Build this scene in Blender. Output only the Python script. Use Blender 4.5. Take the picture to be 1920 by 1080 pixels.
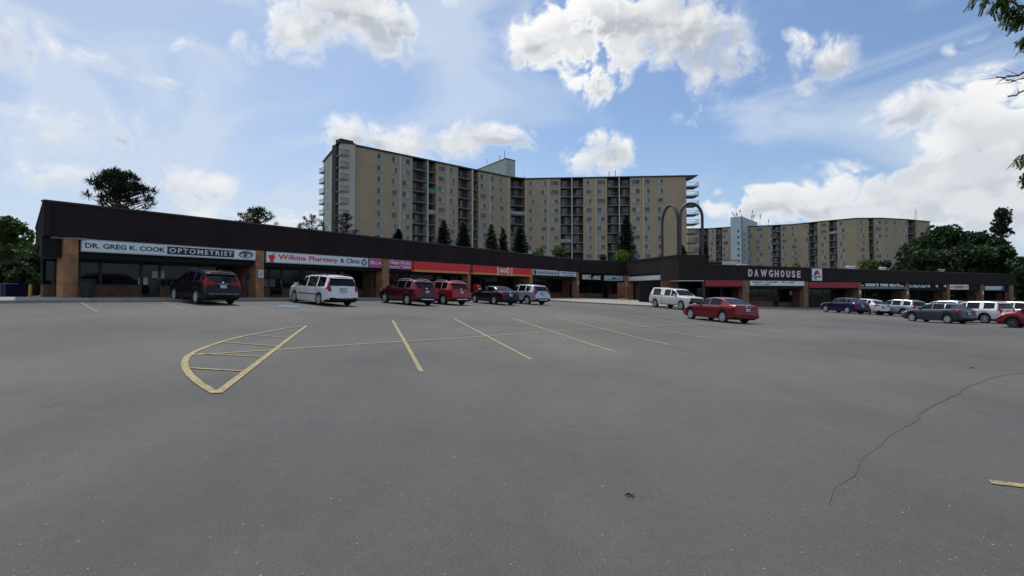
import bpy, bmesh, math, random
from math import sin, cos, pi, radians, sqrt, atan2, tan
from mathutils import Vector, Matrix
from mathutils.geometry import delaunay_2d_cdt
random.seed(7)
for o in list(bpy.data.objects): bpy.data.objects.remove(o)
SC = bpy.context.scene
COL = SC.collection

# ------------------------------------------------------------------ camera
F, HZ, EYE, PITCH = 1050.0, 546.0, 1.6, radians(1.6)
cam = bpy.data.cameras.new('camera')
cam.lens = F/1920*36; cam.sensor_width = 36; cam.clip_end = 5000; cam.clip_start = 0.05
cam.shift_y = ((HZ-540)/F - tan(PITCH))*F/1920
camo = bpy.data.objects.new('camera', cam); COL.objects.link(camo)
camo.location = (0, 0, EYE); camo.rotation_euler = (pi/2+PITCH, 0, 0)
SC.camera = camo

# ------------------------------------------------------------------ light
SUN_EL, SUN_AZ = radians(60), radians(-22)      # azimuth clockwise from +Y
EXPOSURE = 0.0
SC.view_settings.view_transform = 'Standard'
SC.view_settings.look = 'None'
SC.view_settings.exposure = EXPOSURE
SC.view_settings.gamma = 1
sl = bpy.data.lights.new('sun', 'SUN'); sl.energy = 3.4; sl.angle = radians(0.6); sl.color = (1, .96, .9)
so = bpy.data.objects.new('sun', sl); COL.objects.link(so)
sd = Vector((sin(SUN_AZ)*cos(SUN_EL), cos(SUN_AZ)*cos(SUN_EL), sin(SUN_EL)))
so.rotation_euler = sd.to_track_quat('Z', 'Y').to_euler()

def sky_world():
    w = bpy.data.worlds.new('World'); SC.world = w; w.use_nodes = True
    nt = w.node_tree; nt.nodes.clear()
    N = lambda t: nt.nodes.new(t)
    L = lambda a, b: nt.links.new(a, b)
    out = N('ShaderNodeOutputWorld'); bg = N('ShaderNodeBackground'); L(bg.outputs[0], out.inputs[0])
    bg.inputs[1].default_value = 0.1
    sky = N('ShaderNodeTexSky'); sky.sky_type = 'NISHITA'; sky.sun_disc = False
    sky.sun_elevation = SUN_EL; sky.sun_rotation = SUN_AZ; sky.air_density = 1.0; sky.dust_density = 1.0; sky.ozone_density = 2.0
    # ---- cloud density group: input (azimuth, elevation, 0) in radians
    g = bpy.data.node_groups.new('cloud_density', 'ShaderNodeTree')
    g.interface.new_socket('V', in_out='INPUT', socket_type='NodeSocketVector')
    g.interface.new_socket('D', in_out='OUTPUT', socket_type='NodeSocketFloat')
    g.interface.new_socket('T', in_out='OUTPUT', socket_type='NodeSocketFloat')
    gi = g.nodes.new('NodeGroupInput'); go = g.nodes.new('NodeGroupOutput')
    def GM(op, a, b=None, c=None):
        n = g.nodes.new('ShaderNodeMath'); n.operation = op
        for i, v in enumerate((a, b, c)):
            if v is None: continue
            if isinstance(v, (int, float)): n.inputs[i].default_value = v
            else: g.links.new(v, n.inputs[i])
        return n.outputs[0]
    # slow warp of the coordinates so that the banks get uneven outlines
    nw = g.nodes.new('ShaderNodeTexNoise'); nw.inputs['Scale'].default_value = 7; nw.inputs['Detail'].default_value = 2; nw.noise_dimensions = '2D'
    g.links.new(gi.outputs[0], nw.inputs['Vector'])
    vs = g.nodes.new('ShaderNodeVectorMath'); vs.operation = 'SUBTRACT'; g.links.new(nw.outputs['Color'], vs.inputs[0]); vs.inputs[1].default_value = (.5, .5, .5)
    vm = g.nodes.new('ShaderNodeVectorMath'); vm.operation = 'MULTIPLY_ADD'; g.links.new(vs.outputs[0], vm.inputs[0]); vm.inputs[1].default_value = (.09, .06, 0); g.links.new(gi.outputs[0], vm.inputs[2])
    W = vm.outputs[0]
    tot = None; toty = None
    for (a, e, ra, re, amp) in CLOUDS:
        m = g.nodes.new('ShaderNodeVectorMath'); m.operation = 'MULTIPLY_ADD'; g.links.new(W, m.inputs[0]); m.inputs[1].default_value = (1/radians(ra), 1/radians(re), 0); m.inputs[2].default_value = (-a/ra, -e/re, 0)
        d = g.nodes.new('ShaderNodeVectorMath'); d.operation = 'DOT_PRODUCT'; g.links.new(m.outputs[0], d.inputs[0]); g.links.new(m.outputs[0], d.inputs[1])
        k = GM('MAXIMUM', GM('MULTIPLY_ADD', d.outputs['Value'], -amp, amp), 0.0)
        tot = k if tot is None else GM('MULTIPLY_ADD', GM('MINIMUM', tot, k), .4, GM('MAXIMUM', tot, k))
        dy = g.nodes.new('ShaderNodeVectorMath'); dy.operation = 'DOT_PRODUCT'; g.links.new(m.outputs[0], dy.inputs[0]); dy.inputs[1].default_value = (-.25, 1, 0)
        toty = GM('MULTIPLY', k, dy.outputs['Value']) if toty is None else GM('MULTIPLY_ADD', k, dy.outputs['Value'], toty)
    n1 = g.nodes.new('ShaderNodeTexNoise'); n1.inputs['Scale'].default_value = 11; n1.inputs['Detail'].default_value = 8; n1.inputs['Roughness'].default_value = .56; n1.inputs['Distortion'].default_value = .25; n1.noise_dimensions = '2D'
    mp = g.nodes.new('ShaderNodeVectorMath'); mp.operation = 'MULTIPLY'; g.links.new(gi.outputs[0], mp.inputs[0]); mp.inputs[1].default_value = (1, 1.35, 1)
    g.links.new(mp.outputs[0], n1.inputs['Vector'])
    v1 = g.nodes.new('ShaderNodeTexVoronoi'); v1.feature = 'F1'; v1.voronoi_dimensions = '2D'; v1.inputs['Scale'].default_value = 17; v1.inputs['Detail'].default_value = 3.0; v1.inputs['Roughness'].default_value = .62
    wv = g.nodes.new('ShaderNodeVectorMath'); wv.operation = 'MULTIPLY_ADD'; g.links.new(n1.outputs['Color'], wv.inputs[0]); wv.inputs[1].default_value = (.05, .05, 0); g.links.new(W, wv.inputs[2]); g.links.new(wv.outputs[0], v1.inputs['Vector'])
    nn = GM('MULTIPLY_ADD', GM('SUBTRACT', n1.outputs[0], .5), 2.0, GM('MULTIPLY', GM('SUBTRACT', .78, v1.outputs['Distance']), 1.2))
    D = GM('MULTIPLY_ADD', nn, GM('MINIMUM', GM('MULTIPLY_ADD', tot, .9, .1), 1.0), tot)
    g.links.new(D, go.inputs[0]); g.links.new(GM('MULTIPLY_ADD', GM('SUBTRACT', nw.outputs[0], .5), 1.1, tot), go.inputs[1])
    g.interface.new_socket('Y', in_out='OUTPUT', socket_type='NodeSocketFloat'); g.links.new(toty, go.inputs[2]); g.interface.new_socket('R', in_out='OUTPUT', socket_type='NodeSocketFloat'); g.links.new(v1.outputs['Distance'], go.inputs[3])
    # ---- main tree
    def M(op, a, b=None, c=None, clamp=False):
        n = N('ShaderNodeMath'); n.operation = op; n.use_clamp = clamp
        for i, v in enumerate((a, b, c)):
            if v is None: continue
            if isinstance(v, (int, float)): n.inputs[i].default_value = v
            else: L(v, n.inputs[i])
        return n.outputs[0]
    tc = N('ShaderNodeTexCoord'); sp = N('ShaderNodeSeparateXYZ'); L(tc.outputs['Generated'], sp.inputs[0])
    az = M('ARCTAN2', sp.outputs[0], sp.outputs[1]); el = M('ARCSINE', sp.outputs[2])
    def comb(x, y):
        c = N('ShaderNodeCombineXYZ'); L(x, c.inputs[0]); L(y, c.inputs[1]); return c.outputs[0]
    def mr(v, a, b, c, d, smooth=True):
        n = N('ShaderNodeMapRange'); n.interpolation_type = 'SMOOTHSTEP' if smooth else 'LINEAR'
        L(v, n.inputs[0])
        for i, q in enumerate((a, b, c, d)): n.inputs[i+1].default_value = q
        return n.outputs[0]
    def mix(fac, a, b):
        n = N('ShaderNodeMix'); n.data_type = 'RGBA'
        if isinstance(fac, float): n.inputs[0].default_value = fac
        else: L(fac, n.inputs[0])
        for i, v in ((6, a), (7, b)):
            if isinstance(v, tuple): n.inputs[i].default_value = (*v, 1)
            else: L(v, n.inputs[i])
        return n.outputs[2]
    P = comb(az, el)
    gr = N('ShaderNodeGroup'); gr.node_tree = g; L(P, gr.inputs[0]); D0, T0, Y0, R0 = gr.outputs
    wisp = N('ShaderNodeTexNoise'); wisp.noise_dimensions = '2D'; wisp.inputs['Scale'].default_value = 2.2; wisp.inputs['Detail'].default_value = 1; L(P, wisp.inputs['Vector'])
    # crisp edges in some places, soft ones in others
    hi = mr(wisp.outputs[0], .35, .65, .8, 1.65)
    hi = M('ADD', hi, mr(az, -.8, -.2, .3, 0))
    mk = N('ShaderNodeMapRange'); mk.interpolation_type = 'SMOOTHSTEP'; L(D0, mk.inputs[0]); mk.inputs[1].default_value = .22; L(hi, mk.inputs[2]); mask = mk.outputs[0]
    mask = M('MULTIPLY', mask, mr(az, -.8, -.1, .85, 1.0))
    def bn(v):
        n = N('ShaderNodeTexNoise'); n.noise_dimensions = '2D'; n.inputs['Scale'].default_value = 11; n.inputs['Detail'].default_value = 3; n.inputs['Roughness'].default_value = .5
        q = N('ShaderNodeVectorMath'); q.operation = 'MULTIPLY'; L(v, q.inputs[0]); q.inputs[1].default_value = (1, 1.35, 1); L(q.outputs[0], n.inputs['Vector']); return n.outputs[0]
    thick = M('ADD', mr(T0, .8, 1.8, 0, .65), mr(Y0, .25, -.4, 0, .85), clamp=True)
    lit = mr(M('SUBTRACT', bn(P), bn(comb(M('ADD', az, .004), M('ADD', el, .03)))), -.12, .16, 0, 1)
    thin = M('MULTIPLY', mr(D0, .5, 1.2, 0, 1), mr(R0, .15, .6, 1.0, .55))
    shade = M('MULTIPLY', M('MULTIPLY', thick, thin), M('MULTIPLY_ADD', lit, -.95, 1.75), clamp=True)
    ccol = mix(shade, (9.9, 9.9, 9.8), (4.9, 5.25, 5.85))
    # clouds far from the sun are a little duller
    dull = mr(el, .05, .45, 1, 0)
    ccol = mix(M('MULTIPLY', dull, .45), ccol, (6.6, 7.1, 7.8))
    # thin high veil, denser to the left and near the horizon
    nv = N('ShaderNodeTexNoise'); nv.inputs['Scale'].default_value = 3.0; nv.inputs['Detail'].default_value = 4; nv.noise_dimensions = '2D'; nv.inputs['Roughness'].default_value = .55; nv.inputs['Distortion'].default_value = .6
    mpv = N('ShaderNodeVectorMath'); mpv.operation = 'MULTIPLY'; L(P, mpv.inputs[0]); mpv.inputs[1].default_value = (1, 2.2, 1); L(mpv.outputs[0], nv.inputs['Vector'])
    veil = M('ADD', mr(nv.outputs[0], .38, .7, .0, .75), mr(az, -.75, .2, .62, .05))
    veil = M('ADD', veil, mr(el, .0, .3, .35, 0), clamp=True)
    sk = N('ShaderNodeVectorMath'); sk.operation = 'MULTIPLY'; L(sky.outputs[0], sk.inputs[0]); sk.inputs[1].default_value = SKYMUL
    base = mix(M('MULTIPLY', veil, .85), sk.outputs[0], (6.2, 7.1, 8.5))
    fin = mix(mask, base, ccol)
    L(fin, bg.inputs[0])
    w.cycles.sampling_method = 'MANUAL'; w.cycles.sample_map_resolution = 256
SKYMUL = (.92, 1.04, 1.17)
# clouds: azimuth, elevation (degrees), half sizes, strength
def cl(px, py, rx, ry, amp):
    a = math.degrees(atan2(px-960, F)); d = sqrt((px-960)**2+F*F)
    return (a, math.degrees(atan2(HZ-py, d)), max(1.2, math.degrees(rx/d*cos(radians(a))*1.08)), max(1.0, math.degrees(ry/d)), amp)
CLOUDS = [cl(30, 75, 115, 66, 1.25), cl(240, 130, 150, 36, 1.05), cl(350, 165, 80, 20, .8), cl(120, 215, 200, 80, 1.0),
          cl(30, 262, 110, 30, .85), cl(100, 335, 150, 52, 1.1), cl(355, 350, 105, 56, 1.3), cl(490, 412, 130, 36, 1.2), cl(338, 68, 34, 20, .85),
          cl(640, 20, 150, 80, 1.5), cl(560, 70, 80, 60, 1.1), cl(710, 55, 85, 75, 1.1), cl(462, 88, 45, 34, 1.1), cl(870, -25, 90, 40, 1.0),
          cl(665, 252, 90, 46, 1.5), cl(800, 265, 110, 56, 1.6), cl(895, 252, 85, 55, 1.5), cl(965, 262, 42, 40, 1.2),
          cl(1125, 287, 98, 62, 1.7), cl(1180, 25, 240, 90, 1.6), cl(1020, 70, 95, 60, 1.3), cl(1110, 145, 80, 60, 1.3), cl(1300, 75, 125, 90, 1.5), cl(1385, 120, 50, 40, 1.1), cl(1320, 195, 80, 45, .75),
          cl(1540, 100, 95, 55, 1.5), cl(1480, 72, 32, 26, 1.1), cl(1530, 148, 45, 26, 1.0),
          cl(1720, 200, 95, 55, 1.4), cl(1850, 240, 150, 95, 1.5), cl(1890, 340, 200, 130, 1.8), cl(1680, 370, 280, 85, 1.8), cl(1460, 392, 150, 50, 1.4),
          cl(1600, 300, 110, 24, .85), cl(1870, 60, 80, 26, .8), cl(1850, 130, 100, 30, .7), cl(2020, 200, 140, 150, 1.4),
          (-75, 25, 20, 14, 1.2), (75, 30, 18, 12, 1.2), (150, 35, 30, 14, 1.3), (-130, 30, 30, 16, 1.3), (0, 62, 30, 9, 1.2)]
sky_world()

# ------------------------------------------------------------------ pixel to place helpers
def ray(px, py):
    u = (px-960)/F; v = (HZ-py)/F - tan(PITCH)
    return Vector((u, cos(PITCH)-v*sin(PITCH), sin(PITCH)+v*cos(PITCH)))
def at(px, py, Y):
    d = ray(px, py); return Vector((0, 0, EYE)) + d*(Y/d.y)
def xy(px, Y):
    p = at(px, HZ, Y); return Vector((p.x, p.y))
def ss(a, b, x):
    t = max(0, min(1, (x-a)/(b-a))); return t*t*(3-2*t)
P0 = xy(80, 26.1); P1 = xy(1090, 76.2); P2 = xy(1172, 80); P3 = xy(1273, 65.3); P4 = xy(1324, 66)
DL = (P1-P0).normalized(); NL = Vector((DL.y, -DL.x))
def gz(x, y):
    r = Vector((x, y))-P0; s = r.dot(NL); t = r.dot(DL)
    if s < 25: g = 1.13-.045*(max(s, 0)-1.5)
    elif s < 29: q = s-25; g = 1.13-.045*23.5-.045*q+.045/8*q*q
    else: g = 1.13-.045*23.5-.09
    return g-.0105*max(0, min(t, 85))-.45*ss(29, 38, s)*ss(15, 40, t)
def hit(px, py):
    d = ray(px, py); o = Vector((0, 0, EYE)); k = 1.0; f = lambda k: (o+d*k).z-gz((o+d*k).x, (o+d*k).y)
    while f(k) > 0 and k < 400: k += .5
    a, b = k-.5, k
    for _ in range(30):
        m = (a+b)/2
        if f(m) > 0: a = m
        else: b = m
    p = o+d*a; return Vector((p.x, p.y))

# ------------------------------------------------------------------ materials
MATS = {}
def mat(name, col, rough=.7, metal=0, var=.12, scale=6, bump=0, bscale=60, spec=.5, coat=0, stretch=(1, 1, 1), island=0, trans=0, detail=5, emit=0):
    if name in MATS: return MATS[name]
    m = bpy.data.materials.new(name); MATS[name] = m; m.use_nodes = True
    nt = m.node_tree; b = nt.nodes['Principled BSDF']; N = nt.nodes.new; L = nt.links.new
    b.inputs['Roughness'].default_value = rough; b.inputs['Metallic'].default_value = metal
    b.inputs['Specular IOR Level'].default_value = spec; b.inputs['Coat Weight'].default_value = coat; b.inputs['Coat Roughness'].default_value = .04
    tc = N('ShaderNodeTexCoord'); mp = N('ShaderNodeMapping'); mp.inputs['Scale'].default_value = stretch; L(tc.outputs['Object'], mp.inputs[0])
    n = N('ShaderNodeTexNoise'); n.inputs['Scale'].default_value = scale; n.inputs['Detail'].default_value = detail; L(mp.outputs[0], n.inputs['Vector'])
    r = N('ShaderNodeMapRange'); L(n.outputs[0], r.inputs[0]); r.inputs[1].default_value = .3; r.inputs[2].default_value = .7; r.inputs[3].default_value = 1-var; r.inputs[4].default_value = 1+var
    fac = r.outputs[0]
    if island:
        ge = N('ShaderNodeNewGeometry'); r2 = N('ShaderNodeMapRange'); L(ge.outputs['Random Per Island'], r2.inputs[0]); r2.inputs[3].default_value = 1-island; r2.inputs[4].default_value = 1+island
        mm = N('ShaderNodeMath'); mm.operation = 'MULTIPLY'; L(fac, mm.inputs[0]); L(r2.outputs[0], mm.inputs[1]); fac = mm.outputs[0]
    v = N('ShaderNodeVectorMath'); v.operation = 'SCALE'; v.inputs[0].default_value = col; L(fac, v.inputs['Scale']); L(v.outputs[0], b.inputs['Base Color'])
    if bump:
        nb = N('ShaderNodeTexNoise'); nb.inputs['Scale'].default_value = bscale; nb.inputs['Detail'].default_value = 4; L(tc.outputs['Object'], nb.inputs['Vector'])
        bp = N('ShaderNodeBump'); bp.inputs['Strength'].default_value = bump; bp.inputs['Distance'].default_value = .02; L(nb.outputs[0], bp.inputs['Height']); L(bp.outputs[0], b.inputs['Normal'])
    if trans:
        t = N('ShaderNodeBsdfTranslucent'); L(v.outputs[0], t.inputs[0]); mx = N('ShaderNodeMixShader'); mx.inputs[0].default_value = trans
        L(b.outputs[0], mx.inputs[1]); L(t.outputs[0], mx.inputs[2]); L(mx.outputs[0], nt.nodes['Material Output'].inputs[0])
    if emit:
        b.inputs['Emission Color'].default_value = (*col, 1); b.inputs['Emission Strength'].default_value = emit
    return m
def brick(name, col, mortar, dx=Vector((1, 0, 0)), dirt=.25):
    m = mat(name, col, .85); nt = m.node_tree; b = nt.nodes['Principled BSDF']; N = nt.nodes.new; L = nt.links.new
    tc = N('ShaderNodeTexCoord'); dt = N('ShaderNodeVectorMath'); dt.operation = 'DOT_PRODUCT'; L(tc.outputs['Object'], dt.inputs[0]); dt.inputs[1].default_value = (dx.x+.37*dx.y*0, dx.y, 0)
    sp = N('ShaderNodeSeparateXYZ'); L(tc.outputs['Object'], sp.inputs[0]); c = N('ShaderNodeCombineXYZ'); L(dt.outputs['Value'], c.inputs[0]); L(sp.outputs[2], c.inputs[1])
    bt = N('ShaderNodeTexBrick'); L(c.outputs[0], bt.inputs['Vector']); bt.inputs['Scale'].default_value = 1; bt.inputs['Brick Width'].default_value = .22; bt.inputs['Row Height'].default_value = .075
    bt.inputs['Mortar Size'].default_value = .006; bt.inputs['Color1'].default_value = (*col, 1); bt.inputs['Color2'].default_value = (col[0]*.62, col[1]*.6, col[2]*.6, 1); bt.inputs['Mortar'].default_value = (*mortar, 1)
    n = N('ShaderNodeTexNoise'); n.inputs['Scale'].default_value = 1.6; n.inputs['Detail'].default_value = 6; L(tc.outputs['Object'], n.inputs['Vector'])
    r = N('ShaderNodeMapRange'); L(n.outputs[0], r.inputs[0]); r.inputs[1].default_value = .35; r.inputs[2].default_value = .65; r.inputs[3].default_value = 1-dirt; r.inputs[4].default_value = 1+dirt*.6
    v = N('ShaderNodeVectorMath'); v.operation = 'SCALE'; L(bt.outputs[0], v.inputs[0]); L(r.outputs[0], v.inputs['Scale']); L(v.outputs[0], b.inputs['Base Color'])
    return m
def asphalt():
    m = bpy.data.materials.new('asphalt'); m.use_nodes = True; MATS['asphalt'] = m
    nt = m.node_tree; b = nt.nodes['Principled BSDF']; N = nt.nodes.new; L = nt.links.new
    tc = N('ShaderNodeTexCoord'); O = tc.outputs['Object']
    def noise(sc, det, ro=.5, st=None, dist=0):
        n = N('ShaderNodeTexNoise'); n.inputs['Scale'].default_value = sc; n.inputs['Detail'].default_value = det; n.inputs['Roughness'].default_value = ro; n.inputs['Distortion'].default_value = dist
        if st:
            mp = N('ShaderNodeMapping'); mp.inputs['Scale'].default_value = st; mp.inputs['Rotation'].default_value = (0, 0, .7); L(O, mp.inputs[0]); L(mp.outputs[0], n.inputs['Vector'])
        else: L(O, n.inputs['Vector'])
        return n.outputs[0]
    def mr(v, a, b_, c, d):
        r = N('ShaderNodeMapRange'); L(v, r.inputs[0])
        for i, q in enumerate((a, b_, c, d)): r.inputs[i+1].default_value = q
        return r.outputs[0]
    def mul(a, b_):
        n = N('ShaderNodeMath'); n.operation = 'MULTIPLY'; L(a, n.inputs[0]); L(b_, n.inputs[1]); return n.outputs[0]
    f = mul(mr(noise(.09, 4, .6), .35, .65, .78, 1.13), mr(noise(.55, 6, .65, (1, .35, 1), .6), .3, .7, .88, 1.1))
    f = mul(f, mr(noise(6, 5, .7), .3, .7, .93, 1.07))
    f = mul(f, mr(noise(75, 4, .75), .32, .68, .72, 1.3))
    vo = N('ShaderNodeTexVoronoi'); vo.inputs['Scale'].default_value = 42; L(O, vo.inputs['Vector'])
    f2 = mr(vo.outputs['Distance'], .02, .16, 1.0, 0.0); n2 = N('ShaderNodeSeparateColor'); L(vo.outputs['Color'], n2.inputs[0])
    g = mr(n2.outputs[0], .93, .96, 0, 1); spk = mul(f2, g)
    vo2 = N('ShaderNodeTexVoronoi'); vo2.inputs['Scale'].default_value = 30; L(O, vo2.inputs['Vector']); s3 = N('ShaderNodeSeparateColor'); L(vo2.outputs['Color'], s3.inputs[0])
    dk = mul(mr(vo2.outputs['Distance'], .05, .2, 1, 0), mr(s3.outputs[1], .94, .96, 0, 1))
    # tint: slightly warm in places and bluish in others
    tn = mr(noise(.05, 3), .4, .6, 0, 1)
    mx = N('ShaderNodeMix'); mx.data_type = 'RGBA'; L(tn, mx.inputs[0]); mx.inputs[6].default_value = (.093, .0905, .086, 1); mx.inputs[7].default_value = (.12, .111, .096, 1)
    v = N('ShaderNodeVectorMath'); v.operation = 'SCALE'; L(mx.outputs[2], v.inputs[0]); L(f, v.inputs['Scale'])
    m2 = N('ShaderNodeMix'); m2.data_type = 'RGBA'; L(spk, m2.inputs[0]); L(v.outputs[0], m2.inputs[6]); m2.inputs[7].default_value = (.34, .33, .3, 1)
    m3 = N('ShaderNodeMix'); m3.data_type = 'RGBA'; L(dk, m3.inputs[0]); L(m2.outputs[2], m3.inputs[6]); m3.inputs[7].default_value = (.035, .035, .035, 1)
    # oil drips and tyre scuffs
    oil = mul(mr(noise(.9, 3, .5), .62, .72, 0, .45), mr(noise(.12, 2), .45, .6, 0, 1))
    mo = N('ShaderNodeMix'); mo.data_type = 'RGBA'; L(oil, mo.inputs[0]); L(m3.outputs[2], mo.inputs[6]); mo.inputs[7].default_value = (.05, .05, .05, 1); m3 = mo
    scf = mul(mr(noise(.5, 4, .6, (.12, 2.2, 1), .4), .58, .7, 0, .3), mr(noise(.07, 2), .4, .6, 0, 1))
    ms = N('ShaderNodeMix'); ms.data_type = 'RGBA'; L(scf, ms.inputs[0]); L(m3.outputs[2], ms.inputs[6]); ms.inputs[7].default_value = (.065, .065, .066, 1); m3 = ms
    # darker sealed patches
    pt = mr(noise(.16, 5, .6, (1, .45, 1), 1.0), .6, .66, 0, .22)
    m4 = N('ShaderNodeMix'); m4.data_type = 'RGBA'; L(pt, m4.inputs[0]); L(m3.outputs[2], m4.inputs[6]); m4.inputs[7].default_value = (.055, .058, .064, 1)
    L(m4.outputs[2], b.inputs['Base Color']); b.inputs['Roughness'].default_value = .88; b.inputs['Specular IOR Level'].default_value = .3
    bp = N('ShaderNodeBump'); bp.inputs['Strength'].default_value = .5; bp.inputs['Distance'].default_value = .012; L(noise(60, 5, .75), bp.inputs['Height']); L(bp.outputs[0], b.inputs['Normal'])
    return m
asphalt()
mat('grass', (.06, .085, .025), .95, var=.4, scale=1.5, bump=.6, bscale=20)
mat('concrete', (.25, .235, .205), .9, var=.14, scale=2.5, bump=.2, bscale=80)
mat('kerb', (.26, .25, .23), .9, var=.2, scale=3)
def worn(name, col, thr):
    m = mat(name, col, .85, var=.2, scale=4, detail=6); nt = m.node_tree; N = nt.nodes.new; L = nt.links.new; bs = nt.nodes['Principled BSDF']; src = bs.inputs['Base Color'].links[0].from_socket
    tc = N('ShaderNodeTexCoord'); n = N('ShaderNodeTexNoise'); n.inputs['Scale'].default_value = 22; n.inputs['Detail'].default_value = 8; n.inputs['Roughness'].default_value = .7; L(tc.outputs['Object'], n.inputs['Vector'])
    r = N('ShaderNodeMapRange'); L(n.outputs[0], r.inputs[0]); r.inputs[1].default_value = thr; r.inputs[2].default_value = thr+.12
    mx = N('ShaderNodeMix'); mx.data_type = 'RGBA'; L(r.outputs[0], mx.inputs[0]); mx.inputs[6].default_value = (.105, .1, .09, 1); L(src, mx.inputs[7]); L(mx.outputs[2], bs.inputs['Base Color'])
worn('paint_yellow', (.37, .295, .12), .41); worn('paint_faded', (.3, .25, .13), .46)
mat('paint_blue', (.06, .12, .2), .8, var=.25, scale=6)
mat('tar', (.058, .056, .052), .8, var=.3, scale=8)
mat('fascia', (.031, .021, .022), .85, spec=.15, var=.2, scale=.5, stretch=(1, 1, .15))
mat('fascia_plain', (.029, .0235, .0225), .85, spec=.15, var=.12, scale=.6)
mat('flashing', (.022, .019, .019), .45, var=.15)
mat('soffit', (.05, .043, .037), .8, var=.1)
brick('brick', (.42, .18, .07), (.33, .25, .17), Vector((DL.x, DL.y, 0)))
brick('brick_brown_shaded', (.19, .085, .05), (.14, .1, .07), Vector((DL.x, DL.y, 0)))  # brown brick, darkened: shade under the canopy is put into its colour
brick('brick_right', (.28, .14, .07), (.22, .17, .12), Vector((.92, .38, 0)))
mat('dark_metal', (.02, .018, .018), .4, var=.1)
mat('mullion', (.018, .015, .013), .45, var=.1)
mat('shop_glass', (.006, .008, .009), .06, var=.5, scale=.7, spec=.28)
mat('roofing', (.12, .115, .11), .95, var=.2, scale=1)
mat('sign_white', (.76, .82, .82), .4, var=.05, scale=2)
mat('sign_black', (.012, .012, .015), .4, var=.05)
mat('sign_red', (.7, .018, .016), .45, var=.08)
mat('sign_crimson', (.3, .02, .035), .6, var=.1)
mat('sign_blue', (.02, .045, .25), .45, var=.06)
mat('sign_navy', (.012, .022, .09), .45, var=.06)
mat('sign_magenta', (.6, .02, .22), .45, var=.08)
mat('sign_orange', (.72, .28, .07), .5, var=.06)
mat('sign_paleblue', (.42, .6, .68), .45, var=.08)
mat('sign_grey', (.5, .55, .55), .5, var=.12, scale=1)
mat('letter_pink', (.78, .62, .64), .5, var=.05)
mat('white_plastic', (.7, .7, .7), .5, var=.05)
mat('paper', (.55, .57, .55), .8, var=.1)
mat('bin_black', (.012, .012, .013), .5, var=.2)
mat('yellow_post', (.5, .3, .03), .6, var=.2)
mat('dumpster_blue', (.02, .03, .11), .5, var=.25, scale=2)
mat('letterbox_red', (.45, .02, .02), .35, var=.1)
mat('arch_metal', (.035, .03, .033), .45, var=.12)
mat('apt_wall', (.415, .312, .215), .9, var=.07, scale=.25, bump=.1, bscale=8)
mat('apt_wall_pale', (.47, .45, .41), .9, var=.07, scale=.25)
mat('apt_wall_far', (.37, .285, .205), .9, var=.08, scale=.2)
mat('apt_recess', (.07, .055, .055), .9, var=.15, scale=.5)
mat('apt_slab', (.22, .205, .2), .85, var=.15, scale=.4)
mat('apt_rail', (.05, .045, .048), .6, var=.2)
mat('apt_trim', (.56, .53, .47), .8, var=.05)
mat('apt_cap', (.03, .03, .032), .7)
mat('apt_frame', (.42, .42, .4), .6, var=.06)
mat('apt_glass', (.02, .024, .03), .08, var=.3, scale=.6, spec=.8)
mat('curtain', (.34, .36, .37), .85, var=.2, scale=1)
mat('curtain_dim', (.11, .13, .15), .5, var=.25, scale=.6)
mat('ac_panel', (.3, .29, .27), .8, var=.15)
mat('penthouse', (.38, .44, .41), .8, var=.06, scale=.3)
mat('tower_wall', (.46, .53, .57), .85, var=.06, scale=.3)
mat('steel', (.35, .36, .37), .4, metal=.7, var=.1)
mat('bark', (.07, .05, .038), .95, var=.3, scale=4, bump=.6, bscale=20)
mat('leaf_dark', (.028, .05, .018), .7, var=.25, scale=.6, island=.45, trans=.22, spec=.2)
mat('leaf_mid', (.05, .088, .024), .7, var=.3, scale=.6, island=.45, trans=.28, spec=.2)
mat('leaf_bright', (.085, .15, .03), .7, var=.25, scale=.8, island=.4, trans=.3, spec=.2)
mat('leaf_near', (.06, .1, .022), .6, var=.25, scale=3, island=.4, trans=.4, spec=.25)
mat('needle', (.022, .042, .022), .75, var=.25, scale=.7, island=.45, trans=.12, spec=.15)
mat('needle_blue', (.03, .055, .036), .75, var=.25, scale=.7, island=.45, trans=.12, spec=.15)
mat('tyre', (.017, .017, .017), .85, var=.15)
mat('rim', (.72, .73, .75), .35, metal=.5, var=.06)
mat('rim_dark', (.12, .12, .125), .4, metal=.6, var=.1)
mat('trim_black', (.011, .011, .012), .65, var=.1, spec=.2)
mat('under_black', (.006, .006, .006), .9, var=.1)
mat('chrome', (.62, .63, .65), .16, metal=1, var=.03)
mat('car_glass', (.006, .007, .01), .05, var=.2, spec=.32)
mat('lamp_red', (.34, .008, .012), .25, var=.06, spec=.3)
mat('lamp_clear', (.5, .52, .55), .12, metal=.35, var=.05)
mat('plate_white', (.6, .63, .68), .5, var=.05)
mat('plate_ink', (.05, .08, .25), .5)
mat('stone', (.3, .28, .25), .9, island=.5)
mat('twig', (.03, .022, .018), .9)
def paint(name, col, metal=.25, rough=.3):
    return mat('paint_'+name, col, rough, metal=metal, var=.04, scale=2, coat=.55, spec=.4)

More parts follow.
